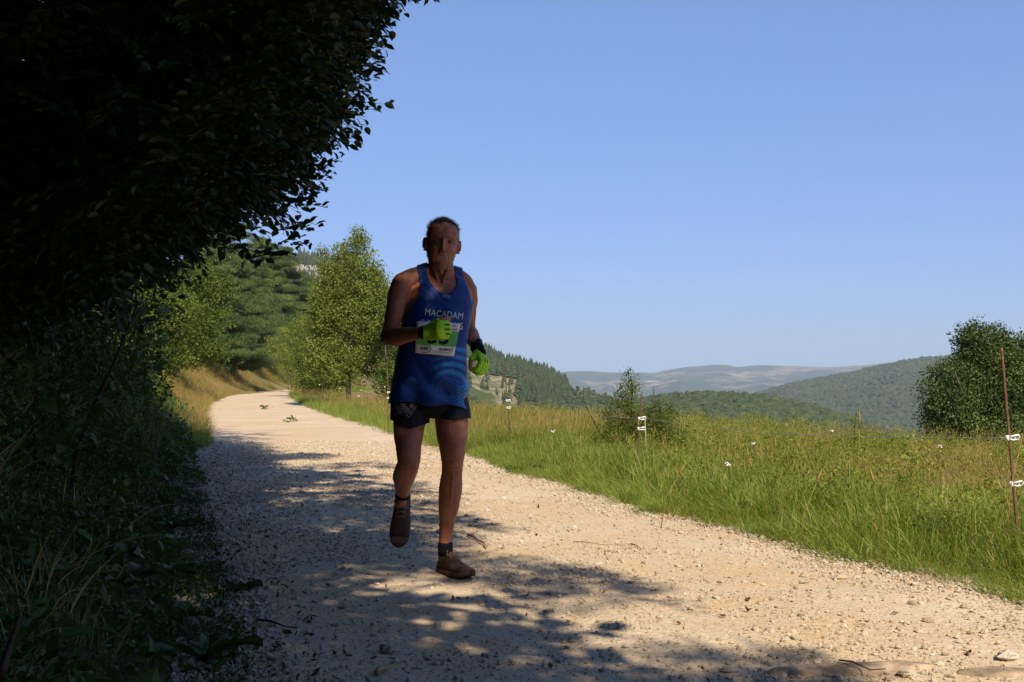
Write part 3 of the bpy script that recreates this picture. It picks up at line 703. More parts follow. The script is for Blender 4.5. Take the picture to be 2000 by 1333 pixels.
# a narrow-leaved sprig hanging in at the very top (walnut or ash), above the beech
def top_sprig():
    r = np.random.default_rng(77); c = at(800, -60, 4.2)
    t = thing('hanging_sprig', c, 'narrow-leaved sprig hanging into the picture from above, clear against the sky', 'sprig')
    tw = MB(); n_ = bpy.data.meshes.new('leaf')
    n_.from_pydata([(0, 0, 0), (.3, .12, .03), (.3, -.12, .03), (.7, .10, .02), (.7, -.10, .02), (1, 0, -.05), (.35, 0, 0), (.7, 0, -.01)], [], [(0, 1, 6), (0, 6, 2), (1, 3, 7, 6), (6, 7, 4, 2), (3, 5, 7), (7, 5, 4)]); n_.materials.append(M_beech)
    for tx, ty, k in [(842, 6, 7), (798, 8, 7), (735, 12, 7), (815, -10, 6), (770, -8, 6)]:
        e = at(tx, ty - 22, 4.2 + r.uniform(-.1, .1)) - c; tw.tube([(0, 0, 0), e * .5, e], [.003, .002, .0015], 4)
        for i in range(k):
            a = math.pi * (1.0 + (i + .5) / k); s = r.uniform(.045, .075); dd = Vector((math.cos(a), r.normal(0, .25), math.sin(a))).normalized()
            bb = Vector((r.normal(0, .2), -1, r.normal(0, .3))).cross(dd).normalized(); nn = dd.cross(bb)
            o = bpy.data.objects.new('leaf', n_); COL.objects.link(o); o.parent = t; M = Matrix((dd, bb, nn)).transposed().to_4x4(); M.translation = e * r.uniform(.75, 1.0)
            o.matrix_local = M @ Matrix.Scale(s, 4)
    link('twig', tw.mesh('twig'), M_twig, t)
top_sprig()

# the trees overhead and behind the camera whose shade lies over the near track
SHADE = [(1.15, 2.0), (0.95, 3.0), (0.74, 4.15), (0.25, 5.1), (-0.22, 6.0), (-0.40, 6.9), (-0.62, 8.3), (-0.95, 10.0), (-1.25, 11.8), (-2.3, 13.6), (-4.5, 16.6)]
_sy = np.array([p[1] for p in SHADE]); _sx = np.array([p[0] for p in SHADE])
def shade_tree():
    r = np.random.default_rng(15); out = []
    n = 52000
    gx = r.uniform(-12, 1.3, n); gy = r.uniform(-11, 17.2, n)
    ex = np.interp(gy, _sy, _sx) + .7 * (fbm(gx * .5, gy, 1.0, 2) - .5)
    d = ex - gx
    lim = (gy < 17.0 - .35 * np.clip(gx + 4.5, -9, 9) * 0 ) & (d > 0)
    # dapples: openings get rarer away from the edge
    hole = fbm(gx, gy, 1.0, 2); thr = .70 + .30 * sstep(.1, 1.1, d)
    keep = lim & ((hole < thr) | ((gx > -1.5) & (gx < -.62) & (gy > 5.9) & (gy < 7.9)) | ((gx > -.6) & (gx < .05) & (gy > 5.1) & (gy < 5.9)))
    # patches of sun seen on the near track
    for cx, cy, rx, ry in [(-.60, 4.98, .36, .17), (-.26, 4.72, .42, .13), (.14, 4.45, .42, .09), (-.30, 4.35, .34, .08), (.75, 4.12, .3, .07), (.1, 3.75, .35, .05), (-.2, 4.98, .12, .05),
                           (.45, 4.10, .4, .06), (-2.4, 14.5, .7, .35), (-1.7, 11.3, .6, .2), (-1.9, 9.4, .6, .2), (-2.6, 12.4, .8, .3), (-1.35, 10.3, .4, .16)]:
        keep &= (((gx - cx) / (rx * 1.25)) ** 2 + ((gy - cy) / (ry * 2.0 + .08)) ** 2) > 1
    gx, gy, d = gx[keep], gy[keep], d[keep]
    h = r.uniform(4.2, 7.5, len(gx)); h = np.where(gy > 9, r.uniform(5.0, 8.0, len(gx)), h); h = np.where(gy < 0, r.uniform(.8, 8, len(gx)), h)
    P = np.stack([gx + SH[0] * h, gy + SH[1] * h, h], 1)
    el = (P[:, 2] - CAMZ) / np.maximum(np.hypot(P[:, 0], P[:, 1]), .1)
    px = 1000 + P[:, 0] / np.maximum(P[:, 1], .3) * F
    ok = (P[:, 1] < 0) | (el > .40) | (px < 350)
    P = P[ok]
    d = d[ok]; far = np.linalg.norm(P - np.array([0, 0, CAMZ]), axis=1) > 2.2; P = P[far]; d = d[far]
    inner = d > 1.2; P_in = P[inner & (r.random(len(P)) < .16)]; P = P[~inner]
    bx, by = -2.6, -4.5
    t = thing('shade_tree', (bx, by, zg(bx, by)), 'tall leafy beech behind the camera whose shade falls on the track', 'tree')
    off = np.array([bx, by, zg(bx, by)]); N = len(P)
    scatter('crown', 'beech_spray', P - off, np.stack([r.normal(0, .3, N), r.normal(0, .3, N), r.uniform(0, 6.28, N)], 1), r.uniform(.6, 1.0, N), t)
    Ni = len(P_in); scatter('inner_crown', 'shade_spray', P_in - off, np.stack([r.normal(0, .3, Ni), r.normal(0, .3, Ni), r.uniform(0, 6.28, Ni)], 1), r.uniform(.6, 1.1, Ni), t)
    tm = MB(); tm.tube([(0, 0, -.4), (.05, 0, 1.5), (.3, .5, 3.5), (.5, 1.2, 6), (.6, 1.8, 8)], [.36, .28, .24, .16, .06], 12); link('trunk', tm.mesh('trunk'), M_bark, t)
    bm = MB()
    for i in range(40):
        q = P[r.integers(0, N)] - off; hh = min(max(q[2] * r.uniform(.5, .85), 2.0), 7); branch(bm, (.05 * hh, .2 * hh, hh), q, .05, .008, r, .06, 6, 6)
    link('branches', bm.mesh('branches'), M_bark, t)
    return N
shade_tree()
def add_sky_blocker():  # added foliage out of view; blocks low sky to deepen the shade
    r = np.random.default_rng(61); n = 3600; x = r.uniform(-9, 15, n); y = -9.5 - 5 * r.random(n); h = r.random(n) ** .8 * np.interp(x, [-9, 2, 15], [6.5, 5.0, 5.5])
    bx, by = 5.0, -12.0; t = thing('sky_block_hedge', (bx, by, zg(bx, by)), 'unseen hedge added behind the camera to block the low sky', 'tree'); off = np.array([bx, by, zg(bx, by)])
    scatter('crown', 'shade_spray', np.stack([x, y, h], 1) - off, np.stack([r.normal(0, .4, n), r.normal(0, .4, n), r.uniform(0, 6.28, n)], 1), r.uniform(.7, 1.2, n), t)
    m = MB(); m.tube([(0, 0, -.3), (.1, 0, 2), (.2, 0, 4.5)], [.2, .15, .06], 10); link('trunk', m.mesh('trunk'), M_bark, t)
add_sky_blocker()

# ------------------------------------------------------------------ undergrowth and hedge bank on the left
def left_side():
    r = np.random.default_rng(8)
    # foliage wall of hedge shrubs, ivy and bramble
    n = 16000; y = 2.2 + 24 * r.random(n) ** 1.5; dl = .30 + r.random(n) ** .8 * 4.2
    x = Lx(y) - dl; g = ground_z(x, y)
    top = np.interp(dl, [0, .5, 1.0, 1.8, 3, 4.5], [.10, .3, .8, 1.4, 1.9, 2.4]) * (.6 + .7 * fbm(x, y, .8)) * np.interp(y, [0, 3, 5, 9, 22, 27], [.2, .35, .8, 1, .9, .6])
    z = g + top * r.random(n) ** .7
    k = (np.hypot(x, y) > 1.5) & ~((dl < 1.5) & (y < 9) & (r.random(n) < .80)) & (fbm(x, y, 1.9) > .36)
    P = np.stack([x, y, z], 1)[k]
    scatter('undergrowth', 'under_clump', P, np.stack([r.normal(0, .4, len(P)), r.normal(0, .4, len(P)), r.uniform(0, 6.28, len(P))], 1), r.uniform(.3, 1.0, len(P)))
    # grass tongues and herbs at the track edge
    n = 1700; y = 2.4 + 22 * r.random(n) ** 1.4; dl = r.uniform(.10, 1.4, n); x = Lx(y) - dl
    k = fbm(x, y, 1.5) > .42; x, y, dl = x[k], y[k], dl[k]
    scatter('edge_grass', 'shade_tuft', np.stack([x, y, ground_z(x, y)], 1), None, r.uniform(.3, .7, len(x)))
    n = 5200; y = 2.3 + 9 * r.random(n) ** 1.3; dl = r.uniform(.12, 2.0, n); x = Lx(y) - dl; k = fbm(x, y, 2.3) > .48 - .05 * (dl > .7); x, y = x[k], y[k]
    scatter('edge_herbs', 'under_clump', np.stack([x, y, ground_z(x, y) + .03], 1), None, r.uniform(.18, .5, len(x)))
left_side()
def dark_stems():
    r = np.random.default_rng(28); n = 90; y = 2.6 + 14 * r.random(n) ** 1.3; dl = r.uniform(.4, 3.0, n); x = Lx(y) - dl
    P = np.stack([x, y, ground_z(x, y) + r.uniform(0, 1.2, n) * np.clip(dl / 2, .1, 1)], 1)
    scatter('hedge_stalks', 'dry_tuft', P, np.stack([r.normal(0, .5, n), r.normal(0, .5, n), r.uniform(0, 6.28, n)], 1), r.uniform(.4, 1.0, n))
dark_stems()
def shrub(x, y, h, label, seed, key='under_clump', n=160, name='hedge_shrub', scl=(.5, 1.0)):
    tree(name, (x, y, zg(x, y)), h, [(0, 0, h * .35, h * .42, h * .42, h * .33), (h * .15, 0, h * .68, h * .32, h * .32, h * .3), (-h * .2, .1, h * .6, h * .3, h * .3, h * .3)], key, n, label, 'shrub', M_twig, seed, scl, .03, 'hedge shrubs along the left side', 3)
shrub(-2.9, 5.2, 1.5, 'dark shrub nearest the camera at the left edge', 201)
shrub(-3.2, 7.6, 1.8, 'dark leafy shrub in the hedge under the overhanging beech', 202)
shrub(-3.9, 10.5, 1.7, 'dark shrub in the hedge where the beech branches end', 203)
shrub(-5.2, 15.0, 1.5, 'half-lit shrub at the far end of the dark hedge', 204)
shrub(-6.7, 20.0, 1.2, 'sunlit low shrub beside the golden bank', 205, 'bramble_clump')
shrub(-5.6, 17.3, .8, 'small bright leafy plant at the foot of the golden bank', 206, 'bramble_clump')

# ------------------------------------------------------------------ grass and brambles
def grasses():
    r = np.random.default_rng(18)
    def strip(n, y0, y1, d0, d1, powr=1.0, side='R'):
        y = y0 + (y1 - y0) * r.random(n) ** powr; d = r.uniform(d0, d1, n)
        x = Rx(y) + d if side == 'R' else Lx(y) - d
        return x, y, d
    # lush green verge between track and fence
    x, y, d = strip(7000, 2.4, 16, -.08, 1.35, 1.25); ok = (d > .0 + .40 * (fbm(x, y, 2.2) - .25))
    x, y, d = x[ok], y[ok], d[ok]; hum = fbm(x, y, 3.2, 3)
    s = r.uniform(.45, 1.1, len(x)) * np.clip(.62 + d * .8, .5, 1.05) * (.5 + 1.0 * hum)
    scatter('verge_grass', 'verge_tuft', np.stack([x, y, ground_z(x, y)], 1), np.stack([r.normal(0, .28, len(x)), r.normal(0, .28, len(x)), r.uniform(0, 6.28, len(x))], 1), s)
    x, y, d = strip(2600, 2.4, 14, .12, .8, 1.25); ok = fbm(x, y, 2.9) > .42; x, y = x[ok], y[ok]
    scatter('edge_tufts', 'verge_tuft', np.stack([x, y, ground_z(x, y)], 1), None, r.uniform(.22, .5, len(x)))
    x, y, d = strip(1500, 2.4, 14, .10, .9, 1.25); scatter('edge_straw', 'dry_tuft', np.stack([x, y, ground_z(x, y) - .03], 1), np.stack([r.normal(0, .6, len(x)), r.normal(0, .6, len(x)), r.uniform(0, 6.28, len(x))], 1), r.uniform(.2, .5, len(x)))
    x, y, d = strip(5200, 14, 120, .0, 3.0, 2.0); s = r.uniform(.7, 1.15, len(x)) * (1 + .004 * y)
    scatter('far_verge_grass', 'meadow_tuft', np.stack([x, y, ground_z(x, y)], 1), None, s)
    # meadow: brambles low, dry seed grass over them
    n = 36000; y = 2.5 + 36 * r.random(n) ** 1.25; x = r.uniform(-9, 17, n); d = x - Rx(y)
    u = .83 * x + .56 * y - 15.2; vis = (d > .75) & (u < 9) & (np.abs(x / y * F) < 1250)
    x, y, d, u = x[vis], y[vis], d[vis], u[vis]; dry = fbm(x, y, .45) + .28 * sstep(-8, 1.0, u)
    br = (dry < .68) & (r.random(len(x)) < .78)
    P = np.stack([x[br], y[br], ground_z(x[br], y[br]) + r.random(br.sum()) ** .8 * (.08 + .42 * fbm(x[br], y[br], .9) * np.clip(d[br] / 2.2, .3, 1))], 1)
    scatter('brambles', 'bramble_clump', P, np.stack([r.normal(0, .3, len(P)), r.normal(0, .3, len(P)), r.uniform(0, 6.28, len(P))], 1), r.uniform(.5, 1.15, len(P)))
    m = (~br) & (dry < .60) & (r.random(len(x)) < .8)
    scatter('meadow_grass', 'meadow_tuft', np.stack([x[m], y[m], ground_z(x[m], y[m])], 1), None, r.uniform(.6, 1.15, m.sum()))
    g = (dry >= .50) & (r.random(len(x)) < .6) & ~m
    scatter('dry_grass', 'dry_tuft', np.stack([x[g], y[g], ground_z(x[g], y[g])], 1), None, r.uniform(.55, 1.0, g.sum()))
    # golden bank on the left beyond the shade
    x, y, d = strip(15000, 15, 125, .0, 7, 1.5, 'L'); f = fbm(x, y, .5)
    k = f + .0 * d > .40
    scatter('bank_dry_grass', 'dry_tuft', np.stack([x[k], y[k], ground_z(x[k], y[k])], 1), None, r.uniform(.55, 1.1, k.sum()) * (1 + .004 * y[k]))
    n2 = 17000; y2 = r.uniform(38, 150, n2); d2 = r.uniform(0, 13, n2); x2 = Lx(y2) - d2
    scatter('far_bank_grass', 'dry_tuft', np.stack([x2, y2, ground_z(x2, y2)], 1), None, r.uniform(1.0, 2.0, n2)); k2 = fbm(x2, y2, .12) > .5; scatter('far_bank_green', 'verge_tuft', np.stack([x2, y2, ground_z(x2, y2)], 1)[k2], None, r.uniform(1.0, 2.2, k2.sum()))
    k = ~k | (d < .5)
    scatter('bank_grass', 'verge_tuft', np.stack([x[k], y[k], ground_z(x[k], y[k])], 1), None, r.uniform(.4, 1.0, k.sum()) * (1 + .004 * y[k]))
    k = (f < .46) & (r.random(len(x)) < .25) & (d < 4)
    scatter('bank_herbs', 'bramble_clump', np.stack([x[k], y[k], ground_z(x[k], y[k]) + .1], 1), None, r.uniform(.6, 1.3, k.sum()))
grasses()
# ------------------------------------------------------------------ stones and gravel on the track
def stone_mesh(seed, flat=.6, name='stone'):
    r = np.random.default_rng(seed); mb = MB(); n = 7; rings = []
    ax = r.uniform(.75, 1.25, 2)
    for i, (h, q) in enumerate(((-.5, .55), (-.1, 1.0), (.25, .85), (.5, .40))):
        o = r.normal(0, .06, 2); rings.append([Vector(((q * math.cos(6.283 * j / n + i * .3) * ax[0] + o[0]) * r.uniform(.78, 1.15) * .5, (q * math.sin(6.283 * j / n + i * .3) * ax[1] + o[1]) * r.uniform(.78, 1.15) * .5, h * flat * r.uniform(.8, 1.15))) for j in range(n)])
    mb.rings(rings); return mb.mesh(name, False)
def stone_mat():
    m = new_mat('pale_limestone'); t = NT(m); oi = t.add('ShaderNodeObjectInfo').outputs['Random']; tc = t.add('ShaderNodeTexCoord').outputs['Object']
    n = t.noise(tc, 3.5, 5, .65); c = t.ramp(oi, [(0, (.38, .30, .21)), (.25, (.60, .47, .32)), (.55, (.68, .56, .41)), (.85, (.56, .52, .46)), (1, (.74, .66, .54))])
    c = t.mix(t.ramp(n, [(.35, .45), (.6, 0.0)]), c, (.40, .30, .20)); t.out(t.pr(c, .9, t.bump(n, .5, .05), .15).outputs[0]); return m
M_stone = stone_mat()
def gravel():
    r = np.random.default_rng(99)
    protos = [stone_mesh(s, .55 + .1 * (s % 4), 'pebble') for s in range(8)]
    for p in protos: p.materials.append(M_stone)
    proto_group('pebble', protos)
    n = 170000; y = 2.3 + 14.5 * r.random(n) ** 1.9; x = r.uniform(-.35, 1.0, n); L, Rr = Lx(y) - .35, Rx(y) + .50; u = r.random(n)
    # loose stones gather at the edges and in bands between the wheel lines
    e = r.random(n); u = np.where(e < .24, 1 - (1 - u) ** 2 * .22, np.where(e < .36, u ** 2 * .14, u)); x = L + (Rr - L) * u
    band = (.25 + .75 * sstep(.40, .62, fbm(x, y, 1.3, 4))) * (1 - .7 * np.exp(-((u - .30) / .085) ** 2) - .7 * np.exp(-((u - .74) / .085) ** 2)); keep = r.random(n) < band + (u > .88) * .5 + (u < .1) * .4
    x, y, u = x[keep], y[keep], u[keep]; n = len(x)
    s = .0046 + .0056 * r.random(n) ** 2 + .016 * (r.random(n) ** 11) + .009 * ((u > .86) | (u < .10)) * r.random(n) ** 2 + .0011 * np.clip(y - 4, 0, 8)
    z = np.where((x > Lx(y)) & (x < Rx(y) + .3), road_z(x, y), np.maximum(road_z(x, y) * .3, ground_z(x, y))) + s * .24
    scatter('gravel', 'pebble', np.stack([x, y, z], 1), np.stack([r.normal(0, .35, n), r.normal(0, .35, n), r.uniform(0, 6.28, n)], 1), s[:, None] * np.stack([r.uniform(.8, 1.5, n), r.uniform(.8, 1.3, n), r.uniform(.7, 1.1, n)], 1))
    # the stones one can pick out, each its own piece of the track
    road = bpy.data.objects['road']; metas = [stone_mesh(60 + s, .5 + .1 * (s % 3)) for s in range(6)]
    for m_ in metas: m_.materials.append(M_stone)
    for i in range(150):
        if i < 110:
            y = 2.7 + 3.2 * r.random() ** 1.1; x = Rx(y) + r.uniform(-1.3, .35) if r.random() < .8 else r.uniform(-.2, 1.2)
        else: y = 3 + 7 * r.random(); x = Rx(y) - abs(r.normal(0, .25)) + .2
        s = r.uniform(.016, .036) * (1.25 if r.random() < .15 else 1)
        o = bpy.data.objects.new('stone', metas[i % 6]); COL.objects.link(o); o.parent = road
        o.location = (x, y, float(road_z(x, y)) + s * .14); o.rotation_euler = (r.normal(0, .2), r.normal(0, .2), r.uniform(0, 6.28)); o.scale = (s * r.uniform(.9, 1.6), s, s * r.uniform(.7, 1))
    for px, py, s, fl in ((1972, 1292, .060, .6), (1770, 1325, .05, .5), (1418, 1318, .035, .5), (1232, 1145, .030, .6), (1555, 1155, .035, .6), (1180, 1005, .035, .5), (1330, 1045, .035, .5), (1690, 1240, .03, .5), (757, 1278, .050, .7), (516, 1100, .025, .6), (1640, 1135, .045, .5)):
        g = gpt(px, py); me = stone_mesh(int(px), fl); me.materials.append(M_stone); o = bpy.data.objects.new('stone', me); COL.objects.link(o); o.parent = road
        o.location = (g[0], g[1], .012 + s * .1); o.scale = (s * 1.35, s, s); o.rotation_euler = (0, .1, r.uniform(0, 3))
    # bedrock slabs just showing through the gravel
    M_slab = simple('worn_bedrock', (.34, .25, .17), .95, .1, 14, .55, .03)
    for px, py, a, b_, rz in ((1665, 1312, .30, .055, .15), (1965, 1322, .16, .06, -.1)):
        g = gpt(px, py); mb = MB(); n_ = 26; rings = []
        for q, h in ((1.0, -.02), (.93, .010), (.7, .016), (.3, .018), (.02, .018)):
            rings.append([Vector((a * q * math.cos(6.283 * j / n_) * (1 + .16 * noise.noise(Vector((px, j * .6, 0)))), b_ * q * math.sin(6.283 * j / n_) * (1 + .3 * noise.noise(Vector((j * .5, px, 1)))), h + .006 * noise.noise(Vector((px + q * 9, j * .7, 2))))) for j in range(n_)])
        mb.rings(rings); o = link('bedrock_slab', mb.mesh('bedrock_slab'), M_slab, road); o.location = (g[0], g[1], .004); o.rotation_euler = (0, 0, rz)
gravel()
def litter():
    r = np.random.default_rng(55)
    V = np.array([(-.5, 0, 0), (-.15, .26, .08), (.2, .24, .1), (.5, 0, .02), (.2, -.22, .12), (-.15, -.25, .05), (0, 0, 0)]); ms = []
    for k in range(5):
        me = np_mesh('dead_leaf', V + r.normal(0, .05, V.shape), np.array([(0, 1, 6), (1, 2, 6), (2, 3, 6), (3, 4, 6), (4, 5, 6), (5, 0, 6)])); me.materials.append(M_litter); ms.append(me)
    proto_group('dead_leaf', ms)
    n = 9000; y = 2.3 + 13 * r.random(n) ** 1.5; x = np.where(r.random(n) < .62, Lx(y) + .25 - r.random(n) ** .8 * 2.0, Rx(y) + .02 + r.random(n) ** .9 * .75)
    sp = r.random(n) < .025; x = np.where(sp, Lx(y) + r.random(n) * (Rx(y) - Lx(y)), x)
    z = np.maximum(ground_z(x, y), np.where((x > Lx(y)) & (x < Rx(y)), road_z(x, y), -9)) + .010
    scatter('leaf_litter', 'dead_leaf', np.stack([x, y, z], 1), np.stack([r.normal(0, .6, n), r.normal(0, .6, n), r.uniform(0, 6.28, n)], 1), r.uniform(.010, .038, n))
litter()

# ------------------------------------------------------------------ electric fence: rusty rods, white clips, one strand of wire
M_rust = simple('rusty_iron', (.135, .075, .045), .85, .3, 60, .45, .002); M_clip = simple('white_plastic', (.78, .77, .74), .35, .5); M_wire = simple('pale_blue_wire', (.32, .36, .42), .5, .4)
def stake(top, bot, Y, label, clips, rad=.0062):
    T = at(*top, Y); B = at(*bot, Y); d = (T - B).normalized(); g = zg(B.x, Y); foot = B - d * ((B.z - g) / d.z + .05)
    t = thing('fence_stake', (foot.x, foot.y, g), label, 'fence stake', 'stakes of the electric fence'); o = Vector((foot.x, foot.y, g)); L = (T - foot).length
    mb = MB(); k = 60; mb.tube([foot + d * L * i / k - o for i in range(k + 1)], [rad * (1.08 if i % 2 else .94) for i in range(k + 1)], 8); link('rod', mb.mesh('rod'), M_rust, t); eyes = []
    for py, wd in clips:
        q = (at(top[0], py, Y).z - foot.z) / d.z; c = foot + d * q - o; m = MB()
        m.tube([c + Vector((-rad * 1.3, 0, 0)) - d * .0135, c + Vector((-rad * 1.3, 0, 0)) + d * .0135], .0095, 8)
        s = wd; pts = [c + Vector((0, -rad * 1.4, .006)), c + Vector((s * .45, -.008, .012)), c + Vector((s * .85, -.004, .016)), c + Vector((s, 0, .004)), c + Vector((s * .85, .004, -.010)), c + Vector((s * .62, .002, -.006)), c + Vector((s * .55, -.002, .002))]
        m.tube(pts, [.0055, .005, .0052, .0052, .005, .0045, .004], 7); m.tube([c + Vector((0, -rad * 1.4, -.006)), c + Vector((s * .4, -.004, -.010)), c + Vector((s * .62, 0, -.006))], [.005, .004, .0035], 6)
        link('insulator', m.mesh('insulator'), M_clip, t); eyes.append(o + c + Vector((s * .8, 0, 0)))
    return eyes
e3 = stake((1956, 680), (1988, 1050), 5.5, 'tallest rusty fence stake, at the right edge of the picture', ((856, .050), (946, .048)), .0070)
e2 = stake((1253, 768), (1246, 888), 9.5, 'middle rusty fence stake, in front of the hawthorn bush', ((818, .050), (838, .052)), .0060)
e1 = stake((985, 712), (996, 842), 14, 'thin leaning fence stake just right of the runner', ((783, .040), (797, .030)), .0065)
e0 = stake((757, 722), (758, 785), 19, 'thin fence stake left of the runner, before the pale open tree', ((767, .04), (778, .04)), .007)
def wire(a, b, sag, rad, name, label):
    a, b = Vector(a), Vector(b); o = a.copy(); m = MB(); m.tube([a.lerp(b, i / 24) - o - Vector((0, 0, sag * math.sin(math.pi * i / 24))) for i in range(25)], rad, 5)
    w = link(name, m.mesh(name), M_wire); w.location = o; tag(w, label, 'wire', 'strands of the electric fence')
wire(e3[0] + Vector((1.5, -3.2, .05)), e3[0], .02, .0016, 'fence_wire', 'fence strand leaving the picture right of the tallest stake')
wire(e3[0], e2[0], .05, .0016, 'fence_wire', 'long pale fence strand between the tallest and the middle stake')
wire(e2[0], e1[0], .05, .0019, 'fence_wire', 'fence strand between the middle stake and the thin leaning stake')
wire(e1[0], e0[0], .04, .0019, 'fence_wire', 'fence strand passing behind the runner')
m_ = MB(); m_.tube([(0, 0, 0), (.003, 0, -.04), (.006, 0, -.09), (.012, .0, -.30)], .0022, 5); w_ = link('loose_wire', m_.mesh('loose_wire'), M_clip); w_.location = e2[0]; tag(w_, 'short loose strand hanging down between the clips of the middle stake', 'wire')

# ------------------------------------------------------------------ twigs, sprigs, flowers, herbs
def twig(px, py, pts, rad, label, mat=M_bark, rise=.012, name='fallen_twig', side=None):
    g = gpt(px, py); o = Vector((g[0], g[1], 0)); V = []
    for i, (a, b_) in enumerate(pts): q = gpt(a, b_); V.append(Vector((q[0], q[1], float(road_z(q[0], q[1])) + rise * (1.4 if i % 2 else 1))) - o)
    m = MB(); m.tube(V, [rad * (1 - .5 * i / (len(V) - 1)) * (1.25 if i % 2 else 1) for i in range(len(V))], 7)
    if side: m.tube([V[0]] + [Vector((*gpt(a, b_), rise * 1.5)) - o for a, b_ in side], [rad * .6, rad * .4, rad * .3][:len(side) + 1], 5)
    t = link(name, m.mesh(name), mat); t.location = o; tag(t, label, 'twig')
twig(932, 1058, [(914, 1050), (924, 1056), (934, 1062), (944, 1068), (951, 1077)], .0075, 'crooked fallen twig on sunlit gravel just right of the runner', simple('pale_dead_wood', (.22, .14, .10), .9, .1, 30, .5), .012, side=[(926, 1048), (934, 1044)])
twig(1180, 1064, [(1120, 1060), (1150, 1064), (1180, 1068), (1205, 1068)], .0018, 'thin reddish straw lying across the track', simple('reddish_stalk', (.22, .11, .07), .8), .006)
twig(1240, 1073, [(1232, 1067), (1242, 1071), (1253, 1078)], .0035, 'short dark stick on the gravel below the verge', M_bark, .008)
twig(1690, 1322, [(1640, 1308), (1665, 1316), (1700, 1326), (1730, 1331)], .0028, 'dark red twig lying over the bedrock slab', simple('dark_red_twig', (.12, .045, .035), .8), .026)
twig(540, 1228, [(500, 1218), (530, 1224), (555, 1232), (580, 1238)], .004, 'dark twig in the shade at the left edge of the gravel', M_twig, .010)
twig(745, 1322, [(735, 1328), (742, 1322), (755, 1318), (768, 1316)], .010, 'yellow crumpled leaf stalk at the bottom edge of the track', simple('yellow_leaf', (.42, .30, .11), .8), .012, 'fallen_leaf')
twig(560, 1165, [(540, 1170), (570, 1163), (590, 1160)], .0022, 'thin pale straw in the shade beside the undergrowth', simple('pale_straw', (.40, .32, .22), .8), .006)
def sprig(px, py, label, s):
    g = gpt(px, py); t = thing('leafy_sprig', (g[0], g[1], 0), label, 'sprig', 'green sprigs dropped on the track'); r = np.random.default_rng(int(px))
    n = 26; P = np.stack([r.normal(0, s, n), r.normal(0, s * .8, n), r.uniform(.02, .10, n)], 1); V, Fc = leaf_arrays(P, rand_dir(r, n, .2, .4), rand_dir(r, n, .9), r.uniform(.06, .11, n), .5)
    me = np_mesh('leaves', V, Fc); me.materials.append(M_hazel); link('leaves', me, None, t); m = MB(); m.tube([(-s * 1.6, 0, .01), (0, .02, .03), (s * 1.5, 0, .03)], [.006, .005, .002], 5); link('stem', m.mesh('stem'), M_twig, t)
sprig(519, 800, 'green leafy sprig on the far sunlit part of the track', .09); sprig(569, 826, 'second green sprig on the sunlit track, nearer the verge', .065)
def flower(px, py, Y, label, k=9, col='pale'):
    c = at(px, py, Y); g = zg(c.x, Y); h = max(c.z - g, .3); t = thing('wild_flower', (c.x, Y, g), label, 'flower', 'white umbel flowers by the track'); r = np.random.default_rng(int(px * 7 + py))
    m = MB(); m.tube([(0, 0, -.02), (.01, 0, h * .5), (0, 0, h)], .004, 5); link('stem', m.mesh('stem'), M_hazel, t); m = MB()
    for i in range(k): a = r.uniform(0, 6.28); q = .034 * math.sqrt(r.random()); m.ell((q * .55 * math.cos(a), q * .55 * math.sin(a), h + r.uniform(-.01, .012)), (.008, .008, .006), None, 6, 4)
    link('flower_head', m.mesh('flower_head'), M_petal, t)
M_petal = simple('white_petals', (.72, .68, .66), .7)
for px, py, Y, lab in ((624, 752, 30, 'white flower left of the others beside the bend'), (664, 759, 28, 'white flower before the foot of the pale open tree'), (706, 763, 26, 'white flower right of the pale tree foot'), (700, 774, 24, 'lowest white flower, over the verge grass'), (752, 756, 25, 'white flower close to the runner, left side'),
                       (1080, 843, 11, 'small white flower in the verge right of the runner'), (1420, 918, 8, 'white flower in the meadow between the two nearest stakes'), (1471, 867, 10, 'white flower high in the meadow near its crest'), (1835, 872, 9, 'white flower below the big rounded bush'), (1625, 842, 13, 'tiny white flower on the crest of the meadow')):
    flower(px, py, Y, lab)
def dry_stalk(px, py, Y, h, lean, label):
    c = at(px, py, Y); g = zg(c.x, Y); t = thing('dry_stalk', (c.x, Y, g), label, 'plant', 'dry stalks standing above the meadow'); m = MB()
    m.tube([(0, 0, 0), (lean * .3, 0, h * .5), (lean, 0, h * .86)], [.003, .0022, .0016], 5); link('stem', m.mesh('stem'), M_dry, t)
    m = MB(); m.tube([(lean * .95, 0, h * .82), (lean * 1.05, 0, h * .9), (lean * 1.25, 0, h)], [.002, .007, .002], 6); link('seed_head', m.mesh('seed_head'), M_dry, t)
for px, py, Y, h, ln, lab in ((1676, 900, 7, .66, .01, 'upright dry stalk on the meadow crest'), (1960, 930, 5.3, .8, .10, 'dry grass head leaning past the tallest stake'), (1290, 930, 7, .4, .12, 'pale bent stalk right of the middle stake'), (1730, 1000, 5.5, .5, -.06, 'thin dry stalk left of the tallest stake'), (1560, 960, 6, .45, .1, 'thin curved stalk in the middle of the meadow')):
    dry_stalk(px, py, Y, h, ln, lab)
